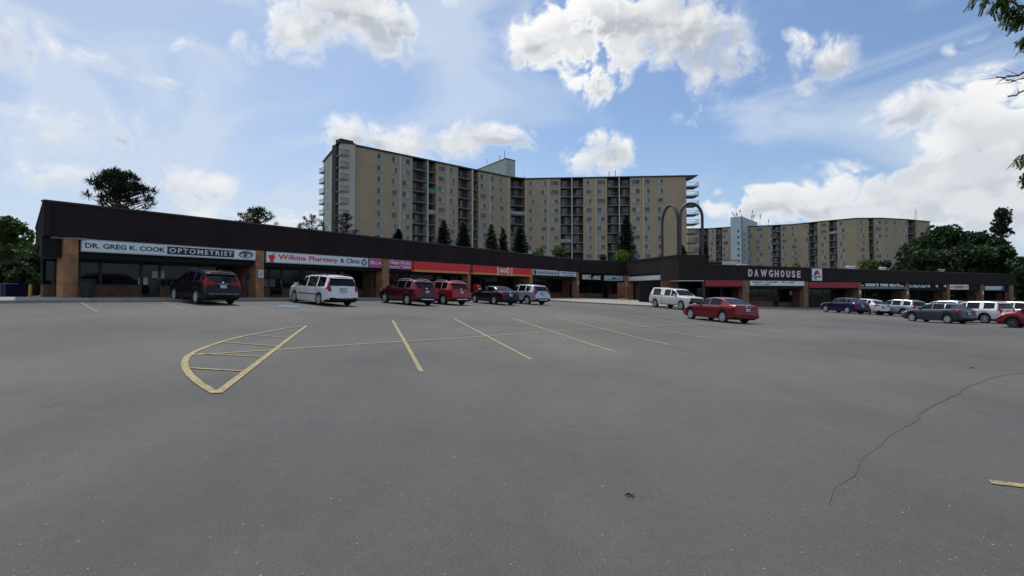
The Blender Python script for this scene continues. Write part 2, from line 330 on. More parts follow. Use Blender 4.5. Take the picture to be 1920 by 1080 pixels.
# ------------------------------------------------------------------ mesh builder
OFF = {}
class MB:
    def __init__(s): s.v = []; s.f = []; s.m = []
    def quad(s, *p, mi=0):
        i = len(s.v); s.v += [Vector(q) for q in p]; s.f.append(tuple(range(i, i+len(p)))); s.m.append(mi); return s
    def box(s, c, size, rz=0, mi=0, M=None):
        x, y, z = (q/2 for q in size); R = M or Matrix.Rotation(rz, 3, 'Z'); c = Vector(c)
        P = [c+R@Vector(q) for q in ((-x, -y, -z), (x, -y, -z), (x, y, -z), (-x, y, -z), (-x, -y, z), (x, -y, z), (x, y, z), (-x, y, z))]
        i = len(s.v); s.v += P
        for f in ((0, 3, 2, 1), (4, 5, 6, 7), (0, 1, 5, 4), (1, 2, 6, 5), (2, 3, 7, 6), (3, 0, 4, 7)): s.f.append(tuple(i+k for k in f)); s.m.append(mi)
        return s
    def tube(s, pts, r, n=8, mi=0, cap=True, rr=None):
        pts = [Vector(p) for p in pts]; i0 = len(s.v); prev = None
        for k, p in enumerate(pts):
            t = (pts[min(k+1, len(pts)-1)]-pts[max(k-1, 0)]).normalized()
            if prev is None: a = t.cross(Vector((0, 0, 1))); a = a if a.length > .05 else t.cross(Vector((1, 0, 0)))
            else: a = prev-t*prev.dot(t)
            a.normalize(); prev = a; b = t.cross(a); q = rr[k] if rr else r
            for j in range(n): an = 2*pi*j/n; s.v.append(p+(a*cos(an)+b*sin(an))*q)
        for k in range(len(pts)-1):
            for j in range(n): j2 = (j+1) % n; a = i0+k*n; s.f.append((a+j, a+j2, a+n+j2, a+n+j)); s.m.append(mi)
        if cap:
            s.f.append(tuple(i0+j for j in range(n))[::-1]); s.m.append(mi); e = i0+(len(pts)-1)*n; s.f.append(tuple(e+j for j in range(n))); s.m.append(mi)
        return s
    def lathe(s, c, ax, prof, n=20, mi=0, mis=None):
        # prof: (distance along axis, radius)
        c = Vector(c); ax = Vector(ax).normalized(); a = ax.cross(Vector((0, 0, 1))); a = a if a.length > .05 else ax.cross(Vector((1, 0, 0))); a.normalize(); b = ax.cross(a); i0 = len(s.v)
        for (h, r) in prof:
            for j in range(n): an = 2*pi*j/n; s.v.append(c+ax*h+(a*cos(an)+b*sin(an))*r)
        for k in range(len(prof)-1):
            for j in range(n): j2 = (j+1) % n; q = i0+k*n; s.f.append((q+j, q+j2, q+n+j2, q+n+j)); s.m.append(mis[k] if mis else mi)
        return s
    def build(s, name, mats, parent=None, smooth=0, bevel=0):
        if not isinstance(mats, (list, tuple)): mats = [mats]
        off = OFF.get(parent.name, Vector((0, 0, 0))) if parent else Vector((0, 0, 0))
        me = bpy.data.meshes.new(name); me.from_pydata([tuple(v-off) for v in s.v], [], s.f)
        for q in mats: me.materials.append(MATS[q] if isinstance(q, str) else q)
        me.polygons.foreach_set('material_index', s.m); me.update()
        if smooth:
            me.shade_smooth(); me.set_sharp_from_angle(angle=radians(smooth))
        o = bpy.data.objects.new(name, me); COL.objects.link(o); o.parent = parent
        if parent: OFF[o.name] = off
        if bevel:
            b = o.modifiers.new('bevel', 'BEVEL'); b.width = bevel; b.segments = 2; b.limit_method = 'ANGLE'
        return o
def tag(o, label=None, cat=None, group=None, kind=None):
    if label: o['label'] = label
    if cat: o['category'] = cat
    if group: o['group'] = group
    if kind: o['kind'] = kind
    return o
def thing(name, label, cat, loc=(0, 0, 0), group=None, rz=0, local=False):
    o = bpy.data.objects.new(name, None); COL.objects.link(o); o.location = loc; o.empty_display_size = .3; o.rotation_euler = (0, 0, rz)
    tag(o, label, cat, group); OFF[o.name] = Vector((0, 0, 0)) if local else Vector(loc)
    return o
def kids(o): return [c for c in bpy.data.objects if c.parent == o]
def copy_tree(o, ch, parent=None):
    c = o.copy(); COL.objects.link(c)
    if parent is not None: c.parent = parent
    for k in ch.get(o.name, []): copy_tree(k, ch, c)
    return c
def childmap():
    d = {}
    for o in bpy.data.objects:
        if o.parent: d.setdefault(o.parent.name, []).append(o)
    return d
TXT = {}
def text_mesh(s, bold=0.0, shear=0.0, space=1.0, extr=.02):
    k = (s, bold, shear, space)
    if k in TXT: return TXT[k]
    c = bpy.data.curves.new('t', 'FONT'); c.body = s; c.size = 1; c.extrude = extr; c.offset = bold; c.shear = shear; c.space_character = space; c.resolution_u = 3
    o = bpy.data.objects.new('t', c); COL.objects.link(o); bpy.context.view_layer.update()
    me = bpy.data.meshes.new_from_object(o.evaluated_get(bpy.context.evaluated_depsgraph_get()))
    vs = [v.co.copy() for v in me.vertices]; fs = [tuple(p.vertices) for p in me.polygons]
    bpy.data.objects.remove(o); bpy.data.curves.remove(c); bpy.data.meshes.remove(me)
    TXT[k] = (vs, fs); return TXT[k]
def add_text(mb, s, O, R, U, w, h, mi=0, depth=.02, **kw):
    """text filling the rectangle from lower-left O, w along R, h along U"""
    vs, fs = text_mesh(s, **kw)
    if not vs: return
    x0 = min(v.x for v in vs); x1 = max(v.x for v in vs); y0 = min(v.y for v in vs); y1 = max(v.y for v in vs); z0 = min(v.z for v in vs); z1 = max(v.z for v in vs)
    O, R, U = Vector(O), Vector(R), Vector(U); Nn = R.cross(U); i = len(mb.v)
    for v in vs: mb.v.append(O+R*((v.x-x0)/(x1-x0)*w)+U*((v.y-y0)/(y1-y0)*h)+Nn*((v.z-z0)/(z1-z0+1e-9)*depth))
    for f in fs: mb.f.append(tuple(i+k for k in f)); mb.m.append(mi)
def text_words(s, **kw):
    vs, fs = text_mesh(s, **kw); par = list(range(len(vs)))
    def fd(i):
        while par[i] != i: par[i] = par[par[i]]; i = par[i]
        return i
    for f in fs:
        for k in f[1:]: par[fd(k)] = fd(f[0])
    isl = {}
    for i, v in enumerate(vs):
        r = fd(i); q = isl.setdefault(r, [v.x, v.x]); q[0] = min(q[0], v.x); q[1] = max(q[1], v.x)
    runs = []
    for lo, hi, r in sorted((q[0], q[1], r) for r, q in isl.items()):
        if runs and lo-runs[-1][1] < .2*kw.get('space', 1.0): runs[-1][1] = max(runs[-1][1], hi); runs[-1][2].add(r)
        else: runs.append([lo, hi, {r}])
    out = []
    for _, _, rs in runs: out.append([f for f in fs if fd(f[0]) in rs])
    return vs, out
def build_text(s, O, R, U, w, h, mt, parent, depth=.02, **kw):
    vs, words = text_words(s, **kw)
    if not vs: return
    x0 = min(v.x for v in vs); x1 = max(v.x for v in vs); y0 = min(v.y for v in vs); y1 = max(v.y for v in vs); z0 = min(v.z for v in vs); z1 = max(v.z for v in vs)
    O, R, U = Vector(O), Vector(R), Vector(U); Nn = R.cross(U)
    for fs in words:
        mb = MB(); mp = {}
        for f in fs:
            for k in f:
                if k not in mp: v = vs[k]; mp[k] = len(mb.v); mb.v.append(O+R*((v.x-x0)/(x1-x0)*w)+U*((v.y-y0)/(y1-y0)*h)+Nn*((v.z-z0)/(z1-z0+1e-9)*depth))
            mb.f.append(tuple(mp[k] for k in f)); mb.m.append(0)
        mb.build('word', mt, parent)
class Plane:
    """vertical plane through A,B; n is the side facing the car park"""
    def __init__(s, A, B):
        s.A = Vector(A); s.B = Vector(B); s.d = (s.B-s.A).normalized(); s.n = Vector((s.d.y, -s.d.x)); s.len = (s.B-s.A).length
    def P(s, t, z, off=0): q = s.A+s.d*t+s.n*off; return Vector((q.x, q.y, z))
    def t(s, px, off=0):
        r = ray(px, HZ); r = Vector((r.x, r.y)); A = s.A+s.n*off
        # A + d t = r k
        det = s.d.x*-r.y+s.d.y*r.x
        return (-A.x*-r.y-A.y*r.x)/det
    def z(s, px, py, off=0):
        q = s.P(s.t(px, off), 0, off); return at(px, py, q.y).z
    def box(s, mb, t0, t1, z0, z1, o0, o1, mi=0):
        """box between t0..t1, z0..z1, offsets o0 (back) .. o1 (front)"""
        c = s.P((t0+t1)/2, (z0+z1)/2, (o0+o1)/2); return mb.box(c, (abs(t1-t0), abs(o1-o0), abs(z1-z0)), atan2(s.d.y, s.d.x), mi)
    @property
    def R(s): return Vector((s.d.x, s.d.y, 0))
UP = Vector((0, 0, 1))

#GROUND
def sheet(name, xs, ys, zf, m, parent=None):
    mb = MB(); nx = len(xs)
    mb.v = [Vector((x, y, zf(x, y))) for y in ys for x in xs]
    for j in range(len(ys)-1):
        for i in range(nx-1): a = j*nx+i; mb.f.append((a, a+1, a+nx+1, a+nx)); mb.m.append(0)
    return mb.build(name, m, parent, smooth=60)
def spread(a, b, step, far):
    L = [a+step*i for i in range(int((b-a)/step)+1)]; q = step; lo = []; x = a
    while x > -far: q *= 1.35; x -= q; lo.append(x)
    hi = []; q = step; x = L[-1]
    while x < far: q *= 1.35; x += q; hi.append(x)
    return lo[::-1]+L+hi
tag(sheet('ground', spread(-80, 130, 3, 1500), spread(-30, 140, 3, 1500), lambda x, y: gz(x, y)-.06, 'grass'), kind='structure')
LOT = tag(sheet('parking_lot', [-75+i for i in range(200)], [-20+i for i in range(125)], gz, 'asphalt'), kind='structure')
def fill(poly, zf, name, m, step=1.2, parent=None, skirt=None):
    """flat-ish sheet inside a polygon following the ground, with an optional kerb face"""
    poly = [Vector(p) for p in poly]; pts = []; edges = []
    for i, p in enumerate(poly):
        q = poly[(i+1) % len(poly)]; n = max(1, int((q-p).length/step))
        for k in range(n): pts.append(p.lerp(q, k/n))
    nb = len(pts); edges = [(i, (i+1) % nb) for i in range(nb)]
    x0 = min(p.x for p in poly); x1 = max(p.x for p in poly); y0 = min(p.y for p in poly); y1 = max(p.y for p in poly)
    def inside(x, y):
        c = False
        for i in range(len(poly)):
            a, b = poly[i], poly[i-1]
            if (a.y > y) != (b.y > y) and x < (b.x-a.x)*(y-a.y)/(b.y-a.y)+a.x: c = not c
        return c
    y = y0+.31
    while y < y1:
        x = x0+.27
        while x < x1:
            if inside(x, y): pts.append(Vector((x, y)))
            x += step*1.3
        y += step*1.3
    r = delaunay_2d_cdt(pts, edges, [list(range(nb))], 1, 1e-4)
    mb = MB(); mb.v = [Vector((p.x, p.y, zf(p.x, p.y))) for p in r[0]]; mb.f = [tuple(f) for f in r[2]]; mb.m = [0]*len(mb.f)
    if skirt is not None:
        for i in range(nb):
            a, b = pts[i], pts[(i+1) % nb]
            mb.quad((a.x, a.y, zf(a.x, a.y)), (a.x, a.y, gz(a.x, a.y)-.05), (b.x, b.y, gz(b.x, b.y)-.05), (b.x, b.y, zf(b.x, b.y)), mi=1)
    return mb.build(name, m, parent)
LP = Plane(P0, P1)
RP = Plane(P4, xy(1905, 90.5))
def LQ(t, off): q = LP.A+LP.d*t+LP.n*off; return (q.x, q.y)
def RQ(t, off): q = RP.A+RP.d*t+RP.n*off; return (q.x, q.y)
SWZ = lambda x, y: gz(x, y)+.13
kerbpts = [LQ(-3.2, 2.3), LQ(20, 2.3), LQ(40.5, 2.3), (4.6, 58.6), (6.2, 57.6), (9.5, 56.2), (13.6, 55.0), (17.5, 56.2), (20.5, 60.0), RQ(2, 3.0), RQ(30, 3.0), RQ(64, 3.0)]
sidewalk = fill(kerbpts+[RQ(64, -2.2), RQ(1, -3.0), (19.5, 68.5), (16.5, 83.0), (9.5, 79.5), LQ(30, -2.6), LQ(-3.2, -2.6)], SWZ, 'sidewalk', ['concrete', 'kerb'], skirt=1)
tag(sidewalk, kind='structure')
side_strip = fill([LQ(-3.2, 2.3), LQ(-3.2, -18), LQ(-1.2, -18), LQ(-1.2, -2.6), LQ(-3.2, -2.59)], SWZ, 'path', ['concrete', 'kerb'], skirt=1)
tag(side_strip, kind='structure')

def strip(mb, pts, w, dz=.008, mi=0, jitter=0, w2=None):
    P = [Vector(p) for p in pts]; fine = [P[0]]
    for a, b in zip(P, P[1:]):
        n = max(1, int((b-a).length/.5))
        for k in range(1, n+1): fine.append(a.lerp(b, k/n))
    L = []
    for i, p in enumerate(fine):
        t = (fine[min(i+1, len(fine)-1)]-fine[max(i-1, 0)]).normalized(); nrm = Vector((-t.y, t.x)); ww = w if w2 is None else w+(w2-w)*i/(len(fine)-1)
        if jitter: ww *= 1+random.uniform(-jitter, jitter); p = p+nrm*random.uniform(-jitter, jitter)*.05
        a = p+nrm*ww/2; b = p-nrm*ww/2
        L.append((Vector((a.x, a.y, gz(a.x, a.y)+dz)), Vector((b.x, b.y, gz(b.x, b.y)+dz))))
    for (a, b), (c, d) in zip(L, L[1:]): mb.quad(b, d, c, a, mi=mi)
    return mb
def painted(name, pts, w, m='paint_yellow', dz=.008, **k):
    return strip(MB(), pts, w, dz, **k).build(name, m, LOT)
H2 = lambda *l: [hit(*p) for p in l]
painted('centre_line', H2((350, 667), (523, 656), (751, 641), (909, 631), (1039, 621.6), (1175, 614.5), (1350, 605.5)), .1, dz=.010)
stall = [((736, 601), (790, 697)), ((852, 598), (996, 674)), ((959, 596), (1153, 660)), ((1040, 594), (1258, 647)), ((1113, 591.5), (1343, 637)), ((1180, 590), (1418, 630))]
ends = [(hit(*a), hit(*b)) for a, b in stall]
for a, b in ends: painted('stall_line', [a, b], .09)
step = (ends[5][1]-ends[1][1])/4; sv = (ends[3][0]-ends[3][1])
for k in range(1, 9):
    b = ends[5][1]+step*k; painted('stall_line', [b+sv*(1 if k < 5 else .9), b], .1, 'paint_yellow' if k < 3 else 'paint_faded')
painted('hatched_island', H2((575, 611.5), (535, 616), (500, 622), (458, 630.5), (420, 640), (390, 650), (365, 660), (350, 670), (345.5, 681), (348, 692), (357, 705), (375, 720), (404, 738)), .08, w2=.13, dz=.012)
painted('hatched_island', H2((408, 738), (575, 611.5)), .125, w2=.09, dz=.014)
for a, b in (((531, 619.6), (557.6, 622)), ((478, 629), (543, 634)), ((415, 642), (523, 650)), ((372, 664), (503, 670)), ((357, 691), (468, 697.5))):
    painted('hatch_line', H2(a, b), .065, dz=.0165)
painted('stall_line', H2((1856, 904.5), (1935, 914), (2100, 937)), .11)
for a, b in (((60, 567.5), (86, 570.5)), ((152, 567.5), (182, 585)), ((305, 566.5), (346, 580.5)), ((447, 571), (482, 578)), ((585, 570), (640, 578)), ((680, 570), (735, 577))):
    painted('stall_line', H2(a, b), .1, 'paint_faded')
bl = H2((518, 577), (560, 577), (561, 572.3), (524, 572.3)); mbb = MB(); mbb.quad(*[(p.x, p.y, gz(p.x, p.y)+.012) for p in bl]); mbb.build('accessible_stall_mark', 'paint_blue', LOT)
def wiggle(pts, n=5, amp=.06):
    o = []
    for a, b in zip(pts, pts[1:]):
        m = max(2, int((b-a).length/.5))
        for k in range(m):
            p = a.lerp(b, k/m); o.append(p+Vector((random.uniform(-amp, amp), random.uniform(-amp, amp))))
    o.append(pts[-1]); return o
painted('crack', wiggle(H2((1990, 690), (1920, 700), (1862, 707), (1790, 737), (1744, 765), (1700, 800)), amp=.035), .026, 'tar', dz=.004, jitter=.7)
painted('crack', wiggle(H2((1700, 800), (1650, 838), (1590, 890), (1545, 945)), amp=.03), .017, 'tar', dz=.004, jitter=.8, w2=.006)
painted('crack', wiggle(H2((680, 651), (800, 640), (905, 625), (960, 620)), amp=.03), .05, 'tar', dz=.004, jitter=.5)
# loose chips of stone on the asphalt: too many to count
mb = MB()
for k in range(900):
    Y = 2.6+9*random.random()**1.7; p = Vector((random.uniform(-.92, .92)*Y, Y)); r = random.uniform(.003, .009)
    z = gz(p.x, p.y); a = random.random()*6
    q = [Vector((p.x+cos(a+i*pi/2)*r*random.uniform(.6, 1.3), p.y+sin(a+i*pi/2)*r, z+.002)) for i in range(4)]; tp = Vector((p.x, p.y, z+r*.8))
    for i in range(4): mb.f.append((len(mb.v), len(mb.v)+1, len(mb.v)+2)); mb.m.append(0); mb.v += [q[i], q[(i+1) % 4], tp]
tag(mb.build('gravel', 'stone'), 'small loose stone chips scattered over the near asphalt', 'gravel', kind='stuff')
def litter(px, py, lab, L=.08, name='twig'):
    p = hit(px, py); z = gz(p.x, p.y); m = MB().tube([(p.x-L/2, p.y, z+.012), (p.x-L*.1, p.y+.01, z+.02), (p.x+L*.2, p.y-.012, z+.012), (p.x+L/2, p.y+.006, z+.022)], .008, 5, rr=[.006, .01, .007, .003])
    m.tube([(p.x+L*.1, p.y-.01, z+.012), (p.x+L*.3, p.y-.03, z+.01)], .005, 4)
    tag(m.build(name, 'twig', smooth=50), lab, 'twig')
litter(1181, 931, 'short dark twig lying alone on the near asphalt at lower centre right', .075)
litter(1823, 691, 'dark scrap of twig on the asphalt beside the long crack', .09)

# ------------------------------------------------------------------ shopping strip
def ribs(pl, t0, t1, z0, z1, mb, off=0.0, pitch=.2, depth=.025, mi=0, zb=None):
    """vertical ribbed metal cladding: z0/z1 = (at t0, at t1) pairs for bottom and top"""
    n = max(2, int((t1-t0)/pitch)); f = lambda z, t: z[0]+(z[1]-z[0])*(t-t0)/(t1-t0)
    pts = []
    for k in range(n):
        a = t0+(t1-t0)*k/n; w = (t1-t0)/n
        pts += [(a, 0), (a+w*.45, 0), (a+w*.55, depth), (a+w*.95, depth)]
    pts.append((t1, 0))
    for (a, oa), (b, ob) in zip(pts, pts[1:]):
        mb.quad(pl.P(a, f(z0, a), off+oa), pl.P(b, f(z0, b), off+ob), pl.P(b, f(z1, b), off+ob), pl.P(a, f(z1, a), off+oa), mi=mi)
def slab(mb, pl, t0, t1, z0, z1, o0, o1, mi=0):
    """box with sloping top and bottom: z0,z1 pairs"""
    V = [pl.P(t, z, o) for t, zz in ((t0, 0), (t1, 1)) for o in (o0, o1) for z in (z0[zz], z1[zz])]
    i = len(mb.v); mb.v += V
    for q in ((0, 1, 3, 2), (4, 6, 7, 5), (0, 4, 5, 1), (2, 3, 7, 6), (0, 2, 6, 4), (1, 5, 7, 3)): mb.f.append(tuple(i+k for k in q)); mb.m.append(mi)
BP = Plane(P1, P2); CP = Plane(P2, P3); DP = Plane(P3, P4)
TOPZ = EYE+4.2; FZ = 4.2
base = (P0.x, P0.y, gz(*P0))
mall = thing('shopping_strip', 'long low brick plaza building with dark brown ribbed fascia, left wing', 'shop building', base)
REC = 2.2        # how far the shop fronts stand behind the fascia
MZ = lambda pl, t, off=-1.0: SWZ(*(lambda q: (q.x, q.y))(pl.P(t, 0, off)))
def column(pl, px0, px1, ztop, parent, m='brick', depth=.75, off=0):
    t0, t1 = pl.t(px0), pl.t(px1); z = MZ(pl, t0)-.15
    mb = MB(); pl.box(mb, t0, t1, z, ztop, -depth, -.03); pl.box(mb, t0-.02, t1+.02, z, z+.18, -depth-.02, 0)
    return mb.build('column', m, parent)
def shopfront(pl, t0, t1, ztop, parent, door_at=.5, m='brick_brown_shaded', bulk=.62, rec=REC, two=False, low=True):
    """brick bulkhead, framed panes and a door with a handle"""
    dw = 1.0 if not two else 1.9; td = t0+(t1-t0)*door_at; segs = [(t0, td-dw/2), (td+dw/2, t1)]
    zf = lambda t: MZ(pl, t, -rec)
    for a, b in segs:
        if b-a < .3: continue
        z = zf((a+b)/2)
        h = bulk if low else .12
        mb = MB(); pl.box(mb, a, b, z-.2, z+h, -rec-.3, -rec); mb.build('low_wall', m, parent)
        n = max(1, round((b-a)/1.9)); w = (b-a)/n
        for k in range(n):
            x0 = a+w*k; x1 = x0+w; fr = MB()
            for q0, q1, y0, y1 in ((x0, x0+.06, z+h, ztop), (x1-.06, x1, z+h, ztop), (x0+.06, x1-.06, z+h, z+h+.07), (x0+.06, x1-.06, ztop-.07, ztop)):
                pl.box(fr, q0, q1, y0, y1, -rec-.12, -rec-.04)
            w_ = fr.build('window', 'mullion', parent)
            g = MB(); pl.box(g, x0+.06, x1-.06, z+h+.07, ztop-.07, -rec-.1, -rec-.08); g.build('pane', 'shop_glass', w_)
    z = zf(td); fr = MB()
    for k in range(2 if two else 1):
        a = td-dw/2+(dw/2 if two else 0)*k; b = a+(dw/2 if two else dw)
        for q0, q1, y0, y1 in ((a, a+.07, z, z+2.15), (b-.07, b, z, z+2.15), (a+.07, b-.07, z, z+.16), (a+.07, b-.07, z+2.05, z+2.15)): pl.box(fr, q0, q1, y0, y1, -rec-.12, -rec-.03)
    pl.box(fr, td-dw/2, td+dw/2, z+2.15, z+2.24, -rec-.12, -rec-.03)
    d = fr.build('door', 'mullion', parent)
    g = MB(); pl.box(g, td-dw/2+.07, td+dw/2-.07, z+.16, z+2.05, -rec-.09, -rec-.07); g.build('pane', 'shop_glass', d)
    hd = MB(); q = td+dw/2-.13 if not two else td+.06; hd.tube([pl.P(q, z+.9, -rec+.03), pl.P(q, z+1.2, -rec+.03)], .014, 6); hd.build('handle', 'steel', d)
    g = MB(); pl.box(g, td-dw/2, td+dw/2, z+2.24, ztop, -rec-.1, -rec-.08); g.build('window', 'shop_glass', parent)

# left wing: fascia, flashing, soffit, roof, end wall
def wing(pl, t0, t1, ztop, zf, parent, mf='fascia', deep=15, rib=True, head=True, skew=0):
    mb = MB()
    if rib: ribs(pl, t0, t1, zf, ztop, mb)
    else: mb.quad(pl.P(t0, zf[0], .03), pl.P(t1, zf[1], .03), pl.P(t1, ztop[1], .03), pl.P(t0, ztop[0], .03))
    slab(mb, pl, t0, t1, zf, ztop, -.25, -.02)
    mb.build('fascia', mf, parent)
    mb = MB(); slab(mb, pl, t0-.04, t1+.04, (ztop[0], ztop[1]), (ztop[0]+.09, ztop[1]+.09), -.32, .075); mb.build('flashing', 'flashing', parent)
    if head:
        mb = MB(); slab(mb, pl, t0, t1, (zf[0]-.98, zf[1]-.98), (zf[0]-.003, zf[1]-.003), -.5, -.22); mb.build('sign_band', 'trim_black', parent)
    sk = skew*(REC+3)
    mb = MB(); mb.quad(pl.P(t0, zf[0]-1.0, -.23), pl.P(t1, zf[1]-1.0, -.23), pl.P(t1, zf[1]-1.0, -REC-3), pl.P(t0+sk, zf[0]-1.0, -REC-3)); mb.build('soffit', 'soffit', parent)
    mb = MB(); mb.quad(pl.P(t0+.1, ztop[0]-.3, -.26), pl.P(t1, ztop[1]-.3, -.26), pl.P(t1, ztop[1]-.3, -deep), pl.P(t0+skew*deep+.2, ztop[0]-.3, -deep)); mb.build('roof', 'roofing', parent)
e_ = (at(65, HZ, 38).xy-P0); SK = e_.dot(LP.d)/-e_.dot(LP.n)
wing(LP, 0, LP.len, (TOPZ, TOPZ), (FZ, FZ), mall, skew=SK)
# end wall of the left wing: turns back at the corner
EPl = Plane(at(65, HZ, 38).xy, P0)
mb = MB(); ribs(EPl, 0, EPl.len, (FZ, FZ), (TOPZ, TOPZ), mb); slab(mb, EPl, 0, EPl.len, (FZ, FZ), (TOPZ, TOPZ), -.25, -.02); mb.build('fascia', 'fascia', mall)
mb = MB(); slab(mb, EPl, 0, EPl.len, (TOPZ, TOPZ), (TOPZ+.085, TOPZ+.085), -.3, .07); mb.build('flashing', 'flashing', mall)
zc = gz(*P0)
mb = MB(); EPl.box(mb, 0, EPl.len-2.2, zc-.3, zc+.75, -1.6, -1.3); mb.build('side_wall', 'brick_brown_shaded', mall)
for k in range(4):
    a_ = (EPl.len-2.3)*k/4; b_ = (EPl.len-2.3)*(k+1)/4; mb = MB(); EPl.box(mb, a_, a_+.08, zc+.75, FZ-.1, -1.55, -1.35); EPl.box(mb, b_-.08, b_, zc+.75, FZ-.1, -1.55, -1.35); w_ = mb.build('window', 'mullion', mall); mb = MB(); EPl.box(mb, a_+.081, b_-.081, zc+.75, FZ-.1, -1.5, -1.42); mb.build('pane', 'shop_glass', w_)
mb = MB(); EPl.box(mb, 0, EPl.len-.3, FZ-.09, FZ-.01, -1.6, -.25); mb.build('soffit', 'concrete', mall)
# shop interior rear wall, keeps daylight out of the shops
mb = MB(); LP.box(mb, SK*15+.4, LP.len, zc-1, TOPZ-.5, -15, -14.7); mb.build('rear_wall', 'brick', mall)
cols = [(118, 146), (480, 495), (718, 730), (877, 883), (993.5, 999.5), (1082, 1086)]
for a, b in cols: column(LP, a, b, FZ, mall)
ct = [LP.t((a+b)/2) for a, b in cols]
hb = FZ-1.0
for k in range(5):
    a, b = ct[k]+.35, ct[k+1]-.35
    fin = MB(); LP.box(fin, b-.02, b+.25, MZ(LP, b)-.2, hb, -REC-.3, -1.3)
    fin.build('fin_wall', 'brick_brown_shaded', mall)
    if k == 0: shopfront(LP, a-.2, b, hb, mall, .47)
    elif k == 1:
        m_ = LP.t(655)+.8; shopfront(LP, a, m_, hb, mall, .3); shopfront(LP, m_+.02, b, hb, mall, .25)
    elif k == 2:
        m_ = LP.t(775); shopfront(LP, a, m_, hb, mall, .4); shopfront(LP, m_+.02, b, hb, mall, .8, low=False)
    elif k == 3: shopfront(LP, a, b, hb, mall, .5, two=True, low=False)
    else: shopfront(LP, a, b, hb, mall, .28)
a = ct[5]+.35; shopfront(LP, a, LP.len, hb, mall, .5)
# corner glass at the left end, behind the first column
mb = MB(); LP.box(mb, SK*2.5+.9, ct[0]-.35, zc-.2, zc+.75, -REC-.3, -REC); mb.build('low_wall', 'brick_brown_shaded', mall)
mb = MB(); LP.box(mb, SK*2.5+.9, SK*2.5+.96, zc+.75, hb, -REC-.2, -REC-.04); LP.box(mb, ct[0]-.4, ct[0]-.34, zc+.75, hb, -REC-.2, -REC-.04); w_ = mb.build('window', 'mullion', mall); mb = MB(); LP.box(mb, SK*2.5+.97, ct[0]-.41, zc+.75, hb, -REC-.15, -REC-.1); mb.build('pane', 'shop_glass', w_)
# bend and corner block
wing(BP, 0, BP.len, (TOPZ, TOPZ), (FZ, EYE+29.5*80/F), mall, 'fascia_plain', 10, False)
wing(CP, 0, CP.t(1240), (TOPZ, TOPZ), (EYE+29.5*80/F, 3.8), mall, 'fascia_plain', 8, False)
tC = CP.t(1240)
for pl, a, b in ((CP, tC, CP.len), (DP, 0, DP.len)):
    mb = MB(); slab(mb, pl, a, b, (2.86, 2.86), (TOPZ, TOPZ), -.3, .03); mb.build('fascia', 'fascia_plain', mall)
    mb = MB(); slab(mb, pl, a-.03, b+.03, (TOPZ, TOPZ), (TOPZ+.085, TOPZ+.085), -.35, .07); mb.build('flashing', 'flashing', mall)
mb = MB(); q = [CP.P(tC, 2.84, -.05), CP.P(CP.len, 2.84, 0), DP.P(DP.len, 2.84, -.05), DP.P(DP.len, 2.84, -9), CP.P(tC, 2.84, -9)]; mb.quad(*q); mb.build('soffit', 'soffit', mall)
mb = MB(); q = [CP.P(0, TOPZ-.3, 0), CP.P(CP.len, TOPZ-.3, 0), DP.P(DP.len, TOPZ-.3, 0), DP.P(DP.len, TOPZ-.3, -16), CP.P(0, TOPZ-.3, -12)]; mb.quad(*q); mb.build('roof', 'roofing', mall)
mb = MB(); mb.tube([CP.P(tC-.1, 2.82, -.1), CP.P(CP.len, 2.82, -.02), DP.P(DP.len-.3, 2.82, 0)], .05, 6); mb.build('light_strip', 'white_plastic', mall)
shopfront(BP, .3, BP.len, FZ-1.25, mall, .7, rec=1.6)
column(CP, 1172.5, 1178, 3.9, mall); column(CP, 1241.5, 1246, 2.86, mall, 'dark_metal', .3)
fin = MB(); CP.box(fin, CP.t(1178)+.01, CP.t(1178)+1.1, 0, 3.1, -1.5, -1.1); fin.build('fin_wall', 'brick_brown_shaded', mall)
shopfront(CP, .5, tC, 2.86, mall, .6, rec=2.2)
mb = MB(); BP.box(mb, -3, BP.len+6, -.5, TOPZ-.5, -6, -5.7); mb.build('rear_wall', 'brick', mall)
mb = MB(); CP.box(mb, -4, tC+3, -.5, TOPZ-.6, -6.5, -6.2); mb.build('rear_wall', 'trim_black', mall)
mb = MB(); DP.box(mb, -3.5, DP.len-.05, -1, 2.84, -3.4, -3.1); mb.build('rear_wall', 'trim_black', mall)
mb = MB(); DP.box(mb, -1.0, 1.2, gz(*P3), 2.84, -2.6, -2.3); mb.build('fin_wall', 'brick_brown_shaded', mall)
column(DP, 1317, 1321.5, 2.86, mall, 'dark_metal', .25)

# right wing
rt0, rt1 = EYE+49.5*66/F, EYE+31*90.5/F; rf0, rf1 = EYE+22.5*66/F, EYE+11.2*90.5/F
mallr = thing('shopping_strip', 'low brick plaza building with smooth dark fascia, right wing behind the parked cars', 'shop building', (P4.x, P4.y, gz(*P4)))
def RW(pl, t0, t1):
    L = RP.len; f = lambda a, b, t: a+(b-a)*t/L
    return (f(rt0, rt1, t0), f(rt0, rt1, t1)), (f(rf0, rf1, t0), f(rf0, rf1, t1))
zt_, zf_ = RW(RP, 0, RP.len)
wing(RP, 0, RP.len, zt_, zf_, mallr, 'fascia_plain', 16, False)
rcols = [(1393, 1405), (1508, 1516), (1609.5, 1615.5), (1699.5, 1705), (1777, 1782), (1840, 1845), (1894, 1901)]
rz = lambda t: rf0+(rf1-rf0)*t/RP.len
for a, b in rcols: column(RP, a, b, rz(RP.t(a)), mallr, 'brick_right')
rt = [RP.t((a+b)/2) for a, b in rcols]
prev = .1
